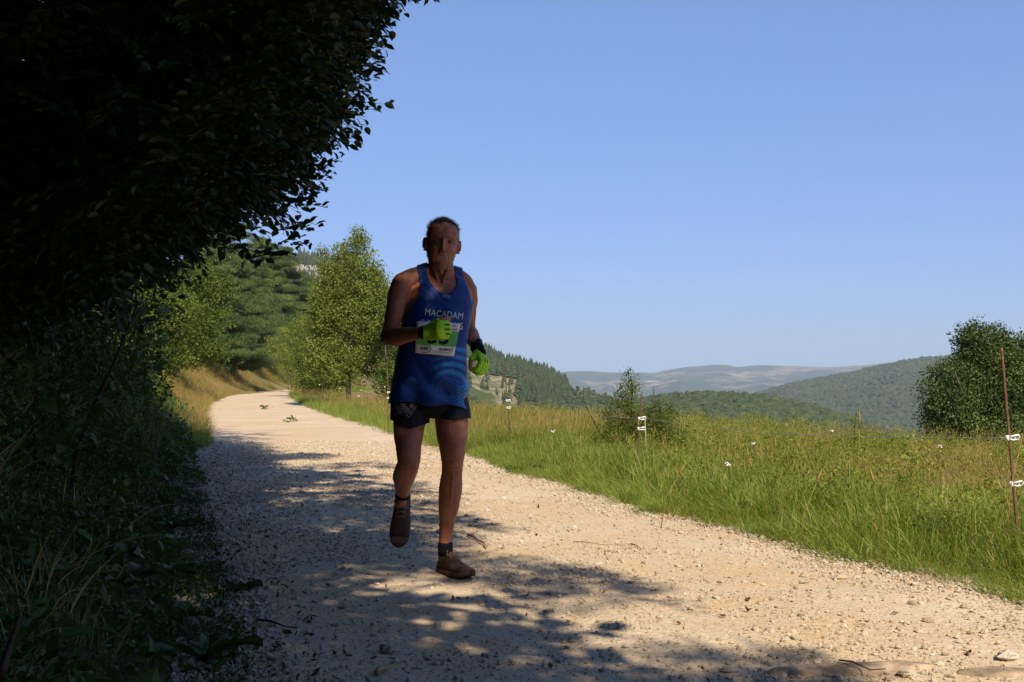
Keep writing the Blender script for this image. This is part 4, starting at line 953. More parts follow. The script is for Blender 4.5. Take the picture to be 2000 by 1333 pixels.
# pointed bramble top on the crest of the meadow
x_, y_ = at(1668, 850, 11).x, 11.0
tree('bramble_shoot', (x_, y_, zg(x_, y_)), .62, [(0, 0, .3, .12, .12, .2), (.02, 0, .52, .05, .05, .10)], 'bramble_clump', 20, 'leafy bramble shoot rising above the crest of the meadow', 'plant', M_twig, 301, (.4, .7), .006)
def bigleaf(px, py, k, s, label, seed):
    g = gpt(px, py); r = np.random.default_rng(seed); z = zg(g[0], g[1]); t = thing('dock_plant', (g[0], g[1], z), label, 'plant', 'broad-leaved plants in the shade'); 
    for i in range(k):
        a = 6.283 * i / k + r.uniform(-.4, .4); L = s * r.uniform(.7, 1.1); W = L * .32; n = 7; V = []
        for j in range(n):
            q = j / (n - 1); w = W * math.sin(math.pi * min(1, q * .9 + .06)) ** .8 * .5 * (0.15 if j == n - 1 else 1); h = L * (.75 * q - .55 * q * q); wv = .012 * math.sin(q * 9 + i)
            for e in (-1, 0, 1): V.append((q * L, e * w, h + abs(e) * .02 + e * wv))
        Fc = [(3 * j + e, 3 * j + 3 + e, 3 * j + 4 + e, 3 * j + 1 + e) for j in range(n - 1) for e in (0, 1)]
        me = np_mesh('leaf', np.array(V), np.array(Fc), True); me.materials.append(M_under); o = link('leaf', me, None, t); o.rotation_euler = (0, 0, a)
for px, py, k, s, lab, sd in ((250, 1170, 7, .26, 'broad-leaved plant low in the shade left of the track', 1), (330, 1235, 6, .22, 'broad-leaved plant nearest the camera in the shade', 2), (150, 1060, 7, .28, 'broad-leaved plant under the dark hedge', 3), (455, 1165, 6, .14, 'small broad-leaved plant at the edge of the shaded gravel', 4), (400, 1300, 6, .18, 'broad-leaved plant at the bottom edge of the picture', 5), (345, 1040, 6, .2, 'broad-leaved plant beside the shaded gravel, farther back', 6), (60, 1230, 6, .26, 'broad-leaved plant in the bottom left corner', 7)):
    bigleaf(px, py, k, s, lab, sd)
x_, y_ = gpt(1030, 935)[0] + .1, gpt(1030, 935)[1]
bigleaf(1022, 925, 5, .22, 'bright broad-leaved plant at the edge of the sunlit verge', 8)
M_cane = simple('reddish_cane', (.13, .055, .03), .7, .2)
def cane(a, b, Y0, Y1, sag, label, rad=.0024, mat=None):
    A, B = at(*a, Y0), at(*b, Y1); m = MB(); m.tube([A.lerp(B, i / 8) - A + Vector((0, 0, sag * math.sin(math.pi * i / 8))) for i in range(9)], [rad * (1 - .07 * i) for i in range(9)], 6)
    c = link('bramble_cane', m.mesh('bramble_cane'), mat or M_cane); c.location = A; tag(c, label, 'stem', 'canes in the undergrowth')
cane((115, 1122), (318, 1045), 3.3, 3.9, .03, 'long reddish bramble cane slanting through the dark undergrowth')
cane((255, 1025), (345, 985), 3.9, 4.4, .02, 'shorter reddish cane above the long one', .003)
cane((0, 1320), (38, 1205), 1.9, 2.1, .0, 'thick brown stick in the bottom left corner', .008, simple('rotten_wood', (.05, .028, .018), .9, .1, 30, .5))
cane((140, 806), (225, 762), 4.5, 4.9, .01, 'thin grey stalk in the dark hedge', .0022, M_bark); cane((90, 740), (95, 670), 4.2, 4.3, .02, 'thin curved grey stalk near the left edge', .0025, M_bark)
cane((300, 905), (318, 830), 6.5, 6.8, .03, 'arching stalk at the right side of the dark hedge', .0035, M_bark)
# ------------------------------------------------------------------ the runner
RX, RY = -0.27, 5.32
def remesh(name, mb, voxel, smooth=4, shrink=0.0):
    me = mb.mesh(name); o = bpy.data.objects.new(name, me); COL.objects.link(o)
    md = o.modifiers.new('r', 'REMESH'); md.mode = 'VOXEL'; md.voxel_size = voxel; md.use_smooth_shade = True
    if smooth:
        ms = o.modifiers.new('s', 'SMOOTH'); ms.factor = 0.5; ms.iterations = smooth
    dg = bpy.context.evaluated_depsgraph_get(); out = bpy.data.meshes.new_from_object(o.evaluated_get(dg))
    bpy.data.objects.remove(o); bpy.data.meshes.remove(me)
    out.name = name; out.polygons.foreach_set('use_smooth', [True] * len(out.polygons)); return out
def getco(me):
    a = np.empty(len(me.vertices) * 3, dtype=np.float32); me.vertices.foreach_get('co', a); return a.reshape(-1, 3).astype(float)
def getno(me):
    a = np.empty(len(me.vertices) * 3, dtype=np.float32); me.vertices.foreach_get('normal', a); return a.reshape(-1, 3).astype(float)
def setco(me, v): me.vertices.foreach_set('co', np.asarray(v, dtype=np.float32).ravel()); me.update()
def limb(mb, pts, side=(1, 0, 0), n=20, off=None):
    """pts: (position, ra, rb); ra along side, rb across; rounded ends"""
    P = [Vector(p[0]) for p in pts]; rings = []; side = Vector(side); m = len(P)
    def ring(c, t, ra, rb):
        u = (side - t * side.dot(t)).normalized(); w = t.cross(u)
        return [c + u * math.cos(2 * math.pi * j / n) * ra + w * math.sin(2 * math.pi * j / n) * rb for j in range(n)]
    tan = [(P[min(i + 1, m - 1)] - P[max(i - 1, 0)]).normalized() for i in range(m)]
    r0 = min(pts[0][1], pts[0][2]); r1 = min(pts[-1][1], pts[-1][2])
    for k in (.05, .5, .85): rings.append(ring(P[0] - tan[0] * r0 * math.cos(math.asin(k)) * .8, tan[0], pts[0][1] * k, pts[0][2] * k))
    # smooth interpolation between stations
    for i in range(m - 1):
        for q in (0, .25, .5, .75):
            h = q * q * (3 - 2 * q)
            p0 = P[max(i - 1, 0)]; p3 = P[min(i + 2, m - 1)]
            c = 0.5 * ((2 * P[i]) + (P[i + 1] - p0) * q + (2 * p0 - 5 * P[i] + 4 * P[i + 1] - p3) * q * q + (3 * P[i] - p0 - 3 * P[i + 1] + p3) * q ** 3)
            t = tan[i].lerp(tan[i + 1], q).normalized()
            rings.append(ring(c, t, pts[i][1] * (1 - h) + pts[i + 1][1] * h, pts[i][2] * (1 - h) + pts[i + 1][2] * h))
    rings.append(ring(P[-1], tan[-1], pts[-1][1], pts[-1][2]))
    for k in (.85, .5, .05): rings.append(ring(P[-1] + tan[-1] * r1 * math.cos(math.asin(k)) * .8, tan[-1], pts[-1][1] * k, pts[-1][2] * k))
    mb.rings(rings)
def torso_rings(mb, st, grow=0.0, n=40, yaw0=R(-6), yaw1=R(16), ex=2.35, zb=None):
    """st: (px, py, Y, halfwidth, halfdepth) from bottom to top"""
    rings = []; m = len(st); A = np.array(st, dtype=float)
    ts = np.linspace(0, m - 1, (m - 1) * 4 + 1)
    for t in ts:
        px, py, Y, w, d = [np.interp(t, range(m), A[:, k]) for k in range(5)]
        c = at(px, py, Y); yaw = yaw0 + (yaw1 - yaw0) * t / (m - 1); ring = []
        for j in range(n):
            a = 2 * math.pi * j / n; ca, sa = math.cos(a), math.sin(a)
            x = (w + grow) * abs(ca) ** (2 / ex) * (1 if ca > 0 else -1); y = (d + grow) * abs(sa) ** (2 / ex) * (1 if sa > 0 else -1)
            ring.append(c + Vector((x * math.cos(yaw) - y * math.sin(yaw), x * math.sin(yaw) + y * math.cos(yaw), 0)))
        rings.append(ring)
    mb.rings(rings)

TORSO = [(842, 812, 5.33, .10, .075), (840, 797, 5.33, .150, .105), (838, 780, 5.33, .160, .115), (840, 740, 5.32, .148, .112), (843, 700, 5.31, .140, .108), (848, 660, 5.31, .146, .113),
         (852, 620, 5.31, .158, .118), (856, 590, 5.32, .162, .115), (858, 566, 5.32, .155, .100), (860, 548, 5.33, .115, .078), (862, 536, 5.33, .075, .065)]
# joints, surveyed from the photograph
J = dict(shR=at(786, 554, 5.25), elR=at(758, 660, 5.22), wrR=at(826, 650, 5.03), shL=at(914, 566, 5.40), elL=at(915, 645, 5.60), wrL=at(933, 682, 5.36),
         hipR=at(804, 770, 5.33), knR=at(799, 903, 5.22), anR=at(786, 966, 5.60), hipL=at(880, 770, 5.33), knL=at(884, 898, 5.27), anL=at(870, 1062, 5.38))

def head_verts():
    """head in its own frame: x to the image right, y forward (out of the face), z up from the chin"""
    nu, nv = 128, 110
    zk = [-.004, .004, .018, .035, .055, .075, .095, .12, .145, .17, .192, .212, .226, .234, .2365]
    wk = [.013, .029, .044, .055, .0615, .0655, .068, .070, .0725, .073, .070, .058, .040, .018, .002]
    fk = [.070, .080, .086, .087, .087, .086, .087, .088, .091, .089, .081, .062, .038, .014, .0]
    bk = [.000, .010, .020, .035, .055, .072, .084, .094, .099, .098, .090, .072, .048, .020, .002]
    Z = np.interp(np.linspace(0, len(zk) - 1, nv), range(len(zk)), zk)
    def sm(k):
        v = np.interp(Z, zk, k)
        for _ in range(3): v[1:-1] = (v[:-2] + 2 * v[1:-1] + v[2:]) / 4
        return v
    w, f, b = sm(wk), sm(fk), sm(bk)
    th = np.linspace(0, 2 * np.pi, nu, endpoint=False); c, s = np.cos(th), np.sin(th)
    X = w[:, None] * np.sign(c) * np.abs(c) ** .88
    Yy = np.where(s > 0, f[:, None] * np.abs(s) ** .9, -b[:, None] * np.abs(s) ** .9)
    ZZ = np.repeat(Z[:, None], nu, 1)
    V = np.stack([X, Yy, ZZ], -1).reshape(-1, 3); x, y, z = V.T; fr = sstep(0.0, .035, y)
    G = lambda a, sa, b_, sb: np.exp(-((x - a) / sa) ** 2 - ((z - b_) / sb) ** 2)
    d = 0
    for sx in (-1, 1):
        d = d - .0135 * G(sx * .031, .0165, .1275, .0115)                   # eye socket
        d = d + .0060 * G(sx * .030, .018, .1445, .0065)                   # brow
        d = d + .0030 * G(sx * .031, .010, .1085, .004)                    # bag under the eye
        d = d - .0035 * G(sx * .030, .012, .1025, .0035)
        d = d + .0055 * G(sx * .046, .014, .094, .014)                     # cheekbone
        d = d - .0075 * G(sx * .046, .012, .058, .020)                     # hollow cheek
        for q in np.linspace(0, 1, 7): d = d - .0046 * G(sx * (.017 + .014 * q), .0038, .083 - .034 * q, .006)   # fold from nose to mouth
        for q in np.linspace(0, 1, 4): d = d - .002 * G(sx * (.030 + .002 * q), .003, .045 - .02 * q, .006)
        d = d + .006 * G(sx * .0125, .0065, .0805, .0055)                  # nostril wings
    for q in np.linspace(0, 1, 16):                                        # nose ridge, tip forward
        zz = .134 - .052 * q; d = d + (.0035 + .0030 * q) * G(0, .0062 + .0035 * q, zz, .0062)
    d = d + .010 * G(0, .0085, .0855, .0065)
    d = d - .006 * G(0, .012, .0735, .0035)
    d = d - .0018 * G(-.005, .0014, .150, .010) - .0018 * G(.005, .0014, .148, .009)   # frown lines
    for k, zz in enumerate((.163, .172, .181)): d = d - .0018 * np.exp(-((z - zz - .03 * x * x / .01) / .0014) ** 2) * (np.abs(x) < .045)
    d = d + .0050 * G(0, .019, .0635, .0045) + .0048 * G(0, .017, .0515, .0045) - .0075 * G(0, .018, .0575, .0021)   # lips
    d = d - .003 * G(0, .016, .044, .004) + .004 * G(0, .016, .022, .012)  # chin
    V[:, 1] += d * fr
    i = (np.arange(nv - 1)[:, None] * nu + np.arange(nu)[None]).ravel(); j = (np.arange(nv - 1)[:, None] * nu + (np.arange(nu) + 1)[None] % nu).ravel()
    Fc = list(map(tuple, np.stack([i, j, j + nu, i + nu], 1))) + [tuple(range(nu))[::-1], tuple((nv - 1) * nu + k for k in range(nu))]
    return V, Fc
# head frame: he looks at the camera, chin a little up, head tipped slightly
HC = at(861, 525, 5.20)                                                     # chin
HM = Matrix.Translation(HC) @ Matrix.Rotation(R(5), 4, 'Y') @ Matrix.Rotation(R(7), 4, 'Z') @ Matrix.Rotation(R(-3), 4, 'X') @ Matrix.Rotation(math.pi, 4, 'Z') @ Matrix.Translation((0, -.080, 0)) 
HS = 1.02
def hp(x, y, z): return HM @ Vector((-x * HS, y * HS, z * HS))             # x given towards the image right

def hand(mb_skin, mb_glove, wrist, a, s, n, curl, scale=1.0, thumb=None, grow=.0026):
    """a wrist to knuckles, s towards the index finger, n out of the palm. Five fingers, each its own chain."""
    a = Vector(a).normalized(); s = Vector(s); s = (s - a * s.dot(a)).normalized(); n = a.cross(s) if a.cross(s).dot(Vector(n)) > 0 else s.cross(a)
    L = .088 * scale; w = .041 * scale
    def palm(mb, g):
        limb(mb, [(wrist - a * .012, .026 * scale + g, .019 * scale + g), (wrist + a * L * .4, .036 * scale + g, .017 * scale + g), (wrist + a * L * .86 - n * .003, .0405 * scale + g, .0145 * scale + g)], s, 20)
        limb(mb, [(wrist + a * .022 + s * .018 + n * .008, .014 + g, .013 + g), (wrist + a * .05 + s * .026 + n * .013, .012 + g, .011 + g)], s, 12)
    palm(mb_skin, 0); palm(mb_glove, grow)
    tips = []
    for k, (o, l, r) in enumerate([(.030, .95, .0092), (.010, 1.05, .0096), (-.011, .98, .0092), (-.030, .80, .0082)]):
        p = wrist + a * (L * (.96 if k in (1, 2) else .90)) + s * o * scale; ang = 0.0; pts = [p - a * .018]; pts.append(p)
        for ph, (seg, c) in enumerate(((.046, curl[0]), (.028, curl[1]), (.021, curl[2]))):
            ang += c; d = a * math.cos(ang) + n * math.sin(ang); p = p + d * seg * l * scale; pts.append(p)
        rr = [r * scale * q for q in (1.0, 1.08, 1.0, .95, .86)]
        limb(mb_skin, [(pts[i], rr[i], rr[i]) for i in range(5)], s, 12)
        m = pts[2] * .25 + pts[3] * .75
        limb(mb_glove, [(pts[0], rr[0] + grow, rr[0] + grow), (pts[1], rr[1] + grow, rr[1] + grow), (pts[2], rr[2] + grow, rr[2] + grow), (m, rr[2] + grow * .9, rr[2] + grow * .9)], s, 12)
        tips.append(pts)
    t0 = wrist + a * .030 * scale + s * .028 * scale + n * .012; tt = thumb or [(a * .6 + s * .6 + n * .5), (a * .9 + n * .4), (a * .8 + n * .7)]
    pts = [wrist + a * .014 + s * .018 + n * .008, t0]
    for d, seg in zip(tt, (.034, .030, .024)): pts.append(pts[-1] + Vector(d).normalized() * seg * scale)
    rr = [.014, .0125, .0115, .0112, .0095]
    limb(mb_skin, [(pts[i], rr[i], rr[i]) for i in range(5)], s, 12)
    limb(mb_glove, [(pts[i], rr[i] + grow, rr[i] + grow) for i in range(3)], s, 12)
    return tips

def runner():
    t = thing('person', (RX, RY, 0), 'lean older runner in blue singlet, black shorts and lime gloves on the track', 'person')
    TI = Matrix.Translation((-RX, -RY, 0))
    def put(name, me, mat, parent=t):
        me.transform(TI); return link(name, me, mat, parent)
    # ---- body
    mb = MB(); torso_rings(mb, TORSO)
    V, Fc = head_verts(); mb.add([HM @ Vector((p[0] * HS, p[1] * HS, p[2] * HS)) for p in V], Fc)
    X = (1, 0, 0)
    nb = at(861, 556, 5.33)
    limb(mb, [(nb, .074, .064), (at(861, 536, 5.305), .065, .060), (at(861, 516, 5.285), .059, .058), (at(861, 495, 5.28), .056, .057)], X, 28)
    for sx in (-1, 1):       # cords of the neck, collar bones
        limb(mb, [(at(861 + sx * 5, 548, 5.235), .006, .006), (at(861 + sx * 16, 520, 5.245), .008, .008), (at(861 + sx * 22, 500, 5.28), .008, .008)], X, 8)
    limb(mb, [(at(861, 527, 5.222), .010, .012), (at(862, 534, 5.222), .009, .010)], X, 10)     # Adam's apple
    limb(mb, [(at(866, 551, 5.236), .006, .006), (at(890, 547, 5.287), .0055, .006), (at(908, 548, 5.365), .005, .006)], (0, 0, 1), 8)
    limb(mb, [(at(856, 551, 5.234), .006, .006), (at(838, 549, 5.25), .005, .006), (at(828, 548, 5.262), .004, .005)], (0, 0, 1), 8)
    limb(mb, [(at(852, 524, 5.33), .032, .045), (at(828, 531, 5.30), .032, .046), (at(802, 542, 5.26), .040, .047), (J['shR'], .050, .052)], (0, 0, 1), 20)
    limb(mb, [(at(870, 528, 5.34), .03, .045), (at(893, 537, 5.36), .030, .043), (at(908, 550, 5.38), .034, .042), (J['shL'] + Vector((-.005, 0, -.005)), .043, .046)], (0, 0, 1), 20)
    # image-left arm
    A, B, C = J['shR'], J['elR'], J['wrR']
    limb(mb, [(A, .051, .052), (A.lerp(B, .22) + Vector((-.004, -.004, 0)), .050, .050), (A.lerp(B, .5) + Vector((0, -.006, 0)), .044, .047), (A.lerp(B, .8), .037, .040), (B, .037, .038)], (1, 0, 0), 22)
    limb(mb, [(B, .036, .038), (B.lerp(C, .25) + Vector((0, -.005, -.002)), .043, .040), (B.lerp(C, .5), .038, .035), (B.lerp(C, .8), .029, .026), (C, .027, .022)], (0, 0, 1), 20)
    # image-right arm
    A, B, C = J['shL'], J['elL'], J['wrL']
    limb(mb, [(A, .044, .047), (A.lerp(B, .25) + Vector((.004, 0, 0)), .043, .047), (A.lerp(B, .5), .040, .043), (A.lerp(B, .8), .035, .037), (B, .035, .036)], (1, 0, 0), 22)
    limb(mb, [(B, .035, .036), (B.lerp(C, .25), .041, .038), (B.lerp(C, .55), .036, .033), (B.lerp(C, .85), .027, .024), (C, .026, .021)], (1, 0, 0), 20)
    # legs
    A, B, C = J['hipL'], J['knL'], J['anL']
    limb(mb, [(A, .082, .088), (at(882, 815, 5.31), .080, .086), (at(883, 850, 5.29), .073, .078), (at(884, 878, 5.27), .060, .065), (B, .054, .058)], X, 26)
    limb(mb, [(at(885, 892, 5.225), .024, .014), (at(885, 906, 5.225), .022, .014)], X, 14)          # knee cap
    limb(mb, [(at(884, 914, 5.235), .016, .012), (at(882, 925, 5.25), .012, .010)], X, 10)
    limb(mb, [(B, .052, .055), (at(883, 922, 5.29), .049, .052), (at(880, 955, 5.315), .055, .058), (at(877, 985, 5.33), .050, .052), (at(873, 1020, 5.36), .037, .038), (at(870, 1045, 5.375), .031, .034), (C, .033, .038)], X, 24)
    limb(mb, [(at(884, 925, 5.245), .010, .012), (at(881, 975, 5.275), .009, .012), (at(875, 1030, 5.335), .008, .010)], X, 8)  # shin bone
    A, B, C = J['hipR'], J['knR'], J['anR']
    limb(mb, [(A, .080, .086), (at(801, 815, 5.29), .078, .083), (at(798, 850, 5.26), .069, .075), (at(798, 880, 5.23), .058, .062), (B, .052, .056)], X, 26)
    limb(mb, [(at(806, 900, 5.185), .022, .012), (at(806, 914, 5.185), .020, .012)], X, 14)
    limb(mb, [(B, .050, .052), (at(794, 918, 5.31), .054, .056), (at(789, 931, 5.40), .054, .056), (at(787, 947, 5.49), .042, .042), (C, .031, .034), (C + Vector((-.01, -.02, -.04)), .03, .033)], X, 24)
    gl = MB()
    hand(mb, gl, J['wrR'] + Vector((.012, -.006, 0)), (.80, -.58, .12), (.05, 0, 1), (.6, .8, 0), (1.35, 1.5, .8), 1.04, [(.75, -.2, .55), (.9, .35, .15), (.8, .6, .05)])
    hand(mb, gl, J['wrL'] + Vector((.004, -.008, -.006)), (.36, -.50, -.80), (-.45, -.8, .25), (-.85, .25, -.45), (1.0, 1.3, .7), 1.0, [(-.5, -.5, -.6), (-.2, -.2, -1), (.1, .1, -1)])
    # ears
    for sx in (-1, 1):
        c = hp(sx * .073, .000, .118); rt = HM.to_3x3() @ Matrix.Rotation(R(-sx * 24), 3, 'Z') @ Matrix.Rotation(R(12), 3, 'X')
        e = MB()
        for q in range(14):      # rim as a ring of balls, so that the bowl stays hollow
            a = R(-110 + q * 24); rr = (.0058 if q < 11 else .0065)
            mb.ell(c + rt @ Vector((-sx * .008, .015 * math.cos(a) * .95, .029 * math.sin(a))), (rr * 1.0, rr * 1.05, rr * 1.05), rt, 10, 6)
        mb.ell(c + rt @ Vector((sx * -.001, 0, 0)), (.0045, .015, .027), rt, 14, 8); mb.ell(c + rt @ Vector((0, .006, -.028)), (.006, .008, .010), rt, 10, 6)
    body = remesh('body', mb, .0032, 5)
    co = getco(body); no = getno(body)
    # veins and slack skin: fine relief
    d = .0012 * (np.array([noise.noise(Vector(p) * 28) for p in co])) ; co += no * d[:, None]; setco(body, co)
    # skin colour: tan, lips, stubble, brows, and painted shade in creases and sockets
    Hi = HM.inverted(); hm = np.array(Hi)[:3, :3]; ht = np.array(Hi)[:3, 3]; h = (co @ hm.T + ht) / HS
    hx, hy, hz = h.T; base = np.tile(np.array([.38, .145, .078]), (len(co), 1)); face = (hz > -.01) & (hy > -.02) & (hz < .25) & (np.abs(hx) < .1)
    def blend(mask, c): base[:] = base * (1 - mask[:, None]) + np.array(c) * mask[:, None]
    g = lambda a, sa, b_, sb: np.exp(-(np.abs(hx - a) / sa) ** 2 - ((hz - b_) / sb) ** 2) * face
    blend(.75 * g(0, .021, .0575, .009), (.30, .10, .075)); blend(.8 * g(0, .019, .0575, .0022), (.05, .02, .015))  # lips, with the shade of their parting painted in
    blend(.45 * face * sstep(.075, .04, hz) * sstep(-.02, .03, hy), (.23, .13, .09))
    for k_ in (.158, .166, .174): blend(.35 * face * np.exp(-((hz - k_ - 2.5 * hx * hx) / .0016) ** 2) * (np.abs(hx) < .048), (.16, .06, .035))  # forehead lines: crease shade painted dark
    for sx in (-1, 1):
        for q_ in np.linspace(0, 1, 7): blend(.30 * g(sx * (.017 + .014 * q_), .0030, .083 - .034 * q_, .005), (.13, .045, .028))  # shade of the nose-to-mouth folds put into the colour
        blend(.45 * g(sx * .031, .012, .1100, .0018), (.15, .055, .035)); blend(.30 * g(sx * .006, .0016, .150, .010), (.13, .05, .03))  # painted shade under the eyes and in the frown lines
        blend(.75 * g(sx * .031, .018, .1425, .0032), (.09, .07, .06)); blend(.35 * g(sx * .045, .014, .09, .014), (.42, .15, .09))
        blend(.55 * g(sx * .031, .014, .128, .009), (.17, .07, .045)); blend(.85 * g(sx * .031, .0115, .1262, .0026), (.02, .014, .012))  # eye sockets and lid line darkened in the skin colour as shade
        blend(.9 * g(sx * .0095, .0035, .0755, .0022), (.04, .015, .01))  # nostril hollows: shade painted on
    scalp = face * 0 + (hz > .0) * sstep(.185, .205, hz - .35 * np.clip(hy, -.1, .05)) ; blend(.35 * np.clip(scalp, 0, 1), (.10, .08, .07))
    hand_d = np.minimum(np.linalg.norm(co - np.array(J['wrR']) - [.08, -.05, 0], axis=1), np.linalg.norm(co - np.array(J['wrL']) - [.03, -.05, -.08], axis=1)); blend(.4 * (hand_d < .11), (.42, .17, .10))
    at_ = body.color_attributes.new('skin', 'FLOAT_COLOR', 'POINT'); at_.data.foreach_set('color', np.concatenate([base, np.ones((len(co), 1))], 1).astype(np.float32).ravel())
    m = new_mat('tanned_skin'); k = NT(m); ca = k.add('ShaderNodeVertexColor'); ca.layer_name = 'skin'; tc = k.add('ShaderNodeTexCoord').outputs['Object']
    n1 = k.noise(tc, 22, 5, .6); n2 = k.noise(tc, 160, 3)
    col = k.mix(1.0, ca.outputs[0], k.ramp(n1, [(.35, (.80, .74, .70)), (.65, (1.12, 1.1, 1.1))]), 'MULTIPLY')
    p = k.pr(col, .52, k.bump(n2, .25, .002), .35); p.inputs['Subsurface Weight'].default_value = .12; p.inputs['Subsurface Radius'].default_value = (.02, .008, .004); p.inputs['Subsurface Scale'].default_value = .5
    k.out(p.outputs[0]); bo = put('body', body, m)
    glove = remesh('gloves', gl, .0028, 3)
    gv = getco(glove); keepR = np.linalg.norm(gv - np.array(J['wrR']), axis=1) < .25
    M_glove = simple('lime_glove_cloth', (.38, .72, .03), .75, .2, 90, .12, .002)
    M_black = simple('black_cloth', (.010, .010, .012), .8, .15)
    def split(me, mask, name):
        bmx = me.copy(); import bmesh
        b = bmesh.new(); b.from_mesh(bmx); b.verts.ensure_lookup_table(); bmesh.ops.delete(b, geom=[v for v, q in zip(b.verts, mask) if not q], context='VERTS'); b.to_mesh(bmx); b.free(); bmx.name = name; return bmx
    dR = np.linalg.norm(gv - np.array(J['wrR']), axis=1); dL = np.linalg.norm(gv - np.array(J['wrL']), axis=1)
    g1 = put('glove', split(glove, dR < dL, 'glove'), M_glove); g2 = put('glove', split(glove, dR >= dL, 'glove'), M_glove)
    g1['label'] = 'lime fingerless glove on the fist held before the bib'; g2['label'] = 'lime fingerless glove on the lowered hand'
    # black piping between the knuckles of each glove, black cuff
    def cuff(w, a, parent, wid=.0285, thick=.0225, side=(0, 0, 1), l=.030, nm='cuff', mat=M_black):
        b = MB(); a = Vector(a).normalized(); limb(b, [(w - a * l * .5, wid, thick), (w + a * l * .5, wid, thick)], side, 24); put(nm, b.mesh(nm), mat, parent) if parent is None else None
        me = b.mesh(nm); me.transform(TI); o = link(nm, me, mat, parent); return o
    cuff(J['wrR'] + Vector((.002, 0, 0)), (.80, -.2, 0), g1, .0305, .0265, l=.010)
    wa = (J['wrL'] - J['elL']).normalized()
    cuff(J['wrL'] + wa * .012, (.36, -.5, -.8), g2, .0315, .0285, (1, 0, 0), .046)
    tip = MB(); a = Vector((.80, -.58, .12)).normalized(); s = Vector((.05, 0, 1)); s = (s - a * s.dot(a)).normalized(); n_ = a.cross(s); n_ = n_ if n_.y > 0 else -n_
    w0 = J['wrR'] + Vector((.012, -.006, 0))
    for o_ in (.0205, 0, -.0205):
        q = w0 + a * (.088 * 1.04 + .013) + s * o_ * 1.04; d_ = (a * math.cos(1.35) + n_ * math.sin(1.35))
        tip.tube([q + d_ * .010, q + d_ * .022 - a * .001, q + d_ * .036], [.0016, .0030, .0026], 6)
    me = tip.mesh('piping'); me.transform(TI); link('piping', me, M_black, g1)
    tip = MB(); w1 = J['wrL'] + Vector((.004, -.008, -.006)); a = Vector((.36, -.50, -.80)).normalized(); s = Vector((-.45, -.8, .25)); s = (s - a * s.dot(a)).normalized(); n_ = a.cross(s); n_ = n_ if n_.dot(Vector((-.85, .25, -.45))) > 0 else -n_
    for o_ in (.018, -.002):
        q = w1 + a * .070 + s * o_ - n_ * .0185; tip.tube([q - a * .010 - s * .010, q + a * .006, q + a * .020 + s * .002 + n_ * .003], [.0012, .0026, .0015], 6)
    me = tip.mesh('piping'); me.transform(TI); link('piping', me, M_black, g2)
    # watch on the lowered arm
    wb = MB(); wc = J['wrL'] - wa * .012; sd = Vector((1, 0, 0)); sd = (sd - wa * sd.dot(wa)).normalized(); up = wa.cross(sd)
    limb(wb, [(wc - wa * .010, .0335, .0295), (wc + wa * .010, .0335, .0295)], sd, 24)
    wo_ = put('watch', wb.mesh('watch'), simple('black_rubber', (.012, .012, .013), .45, .4))
    fb = MB(); cc = wc - up * .031 if (-up).y < 0 else wc + up * .031; fb.ell(cc + sd * .008, (.018, .018, .018), None, 20, 10)
    me = fb.mesh('dial'); me.transform(TI); link('dial', me, simple('watch_glass', (.02, .022, .026), .15, .6), wo_)
    # eyes
    for sx in (-1, 1):
        b = MB(); b.ell(hp(sx * .031, .0695, .1262), (.0112, .0112, .0112), None, 18, 12); e = put('eye', b.mesh('eye'), simple('eye_white', (.16, .12, .10), .25, .5))
        b = MB(); b.ell(hp(sx * .031, .0772, .1262), (.0048, .0048, .0048), None, 12, 8); me = b.mesh('iris'); me.transform(TI); link('iris', me, simple('iris_brown', (.03, .018, .012), .2, .5), e)
        b = MB()
        for zz, yy, rr in ((.1318, .0785, .0030), (.1212, .0775, .0026)):
            b.tube([hp(sx * (.031 + q * .0135), yy - .006 * q * q - .001, zz - .0035 * q * q * (1 if zz > .126 else -1)) for q in (-1, -.5, 0, .5, 1)], [.0018, rr, rr, rr, .0018], 8)
        me = b.mesh('eyelid'); me.transform(TI); link('eyelid', me, simple('eyelid_skin', (.23, .105, .065), .6, .3), e)
    # hair: a short cap of strands, thin on top
    r = np.random.default_rng(3); V, Fc = head_verts(); V = V[r.integers(0, len(V), 9000)]
    hx, hy, hz = V.T; line = .150 + .055 * sstep(-.02, .07, hy) + .020 * np.exp(-(hx / .02) ** 2) * (hy > 0) * 0 - .10 * sstep(.02, -.06, hy) 
    side = (np.abs(hx) > .058) & (hz > .118) & (hy < .045) & (hy > -.03)
    k_ = (hz > line + .022 * r.random(len(hz)) ** 1.5 * (hy > 0)) | (side & (r.random(len(hz)) < .75)) | ((hy < -.02) & (hz > .06)); V = V[k_]
    nrm = V - np.array([0, -.01, .12]); nrm /= np.linalg.norm(nrm, axis=1, keepdims=True); N = len(V)
    comb = np.stack([V[:, 0] * 4, np.full(N, -.35), np.full(N, .25) * (V[:, 2] > .18)], 1)
    D = nrm * .8 + comb + r.normal(0, .38, (N, 3)); D /= np.linalg.norm(D, axis=1, keepdims=True)
    ln = r.uniform(.010, .026, N) * np.where(V[:, 2] > .19, 1.1, .6); B = np.cross(D, r.normal(size=(N, 3))); B /= np.linalg.norm(B, axis=1, keepdims=True)
    wd = .0011; P0 = V - nrm * .002
    hv = np.stack([P0 - B * wd, P0 + B * wd, P0 + D * ln[:, None]], 1).reshape(-1, 3)
    M4 = np.array(HM); hv = (hv * HS) @ M4[:3, :3].T + M4[:3, 3]
    hme = np_mesh('hair', hv, np.arange(len(hv)).reshape(-1, 3)); put('hair', hme, simple('greying_dark_hair', (.035, .030, .028), .6, .3, 60, .5))

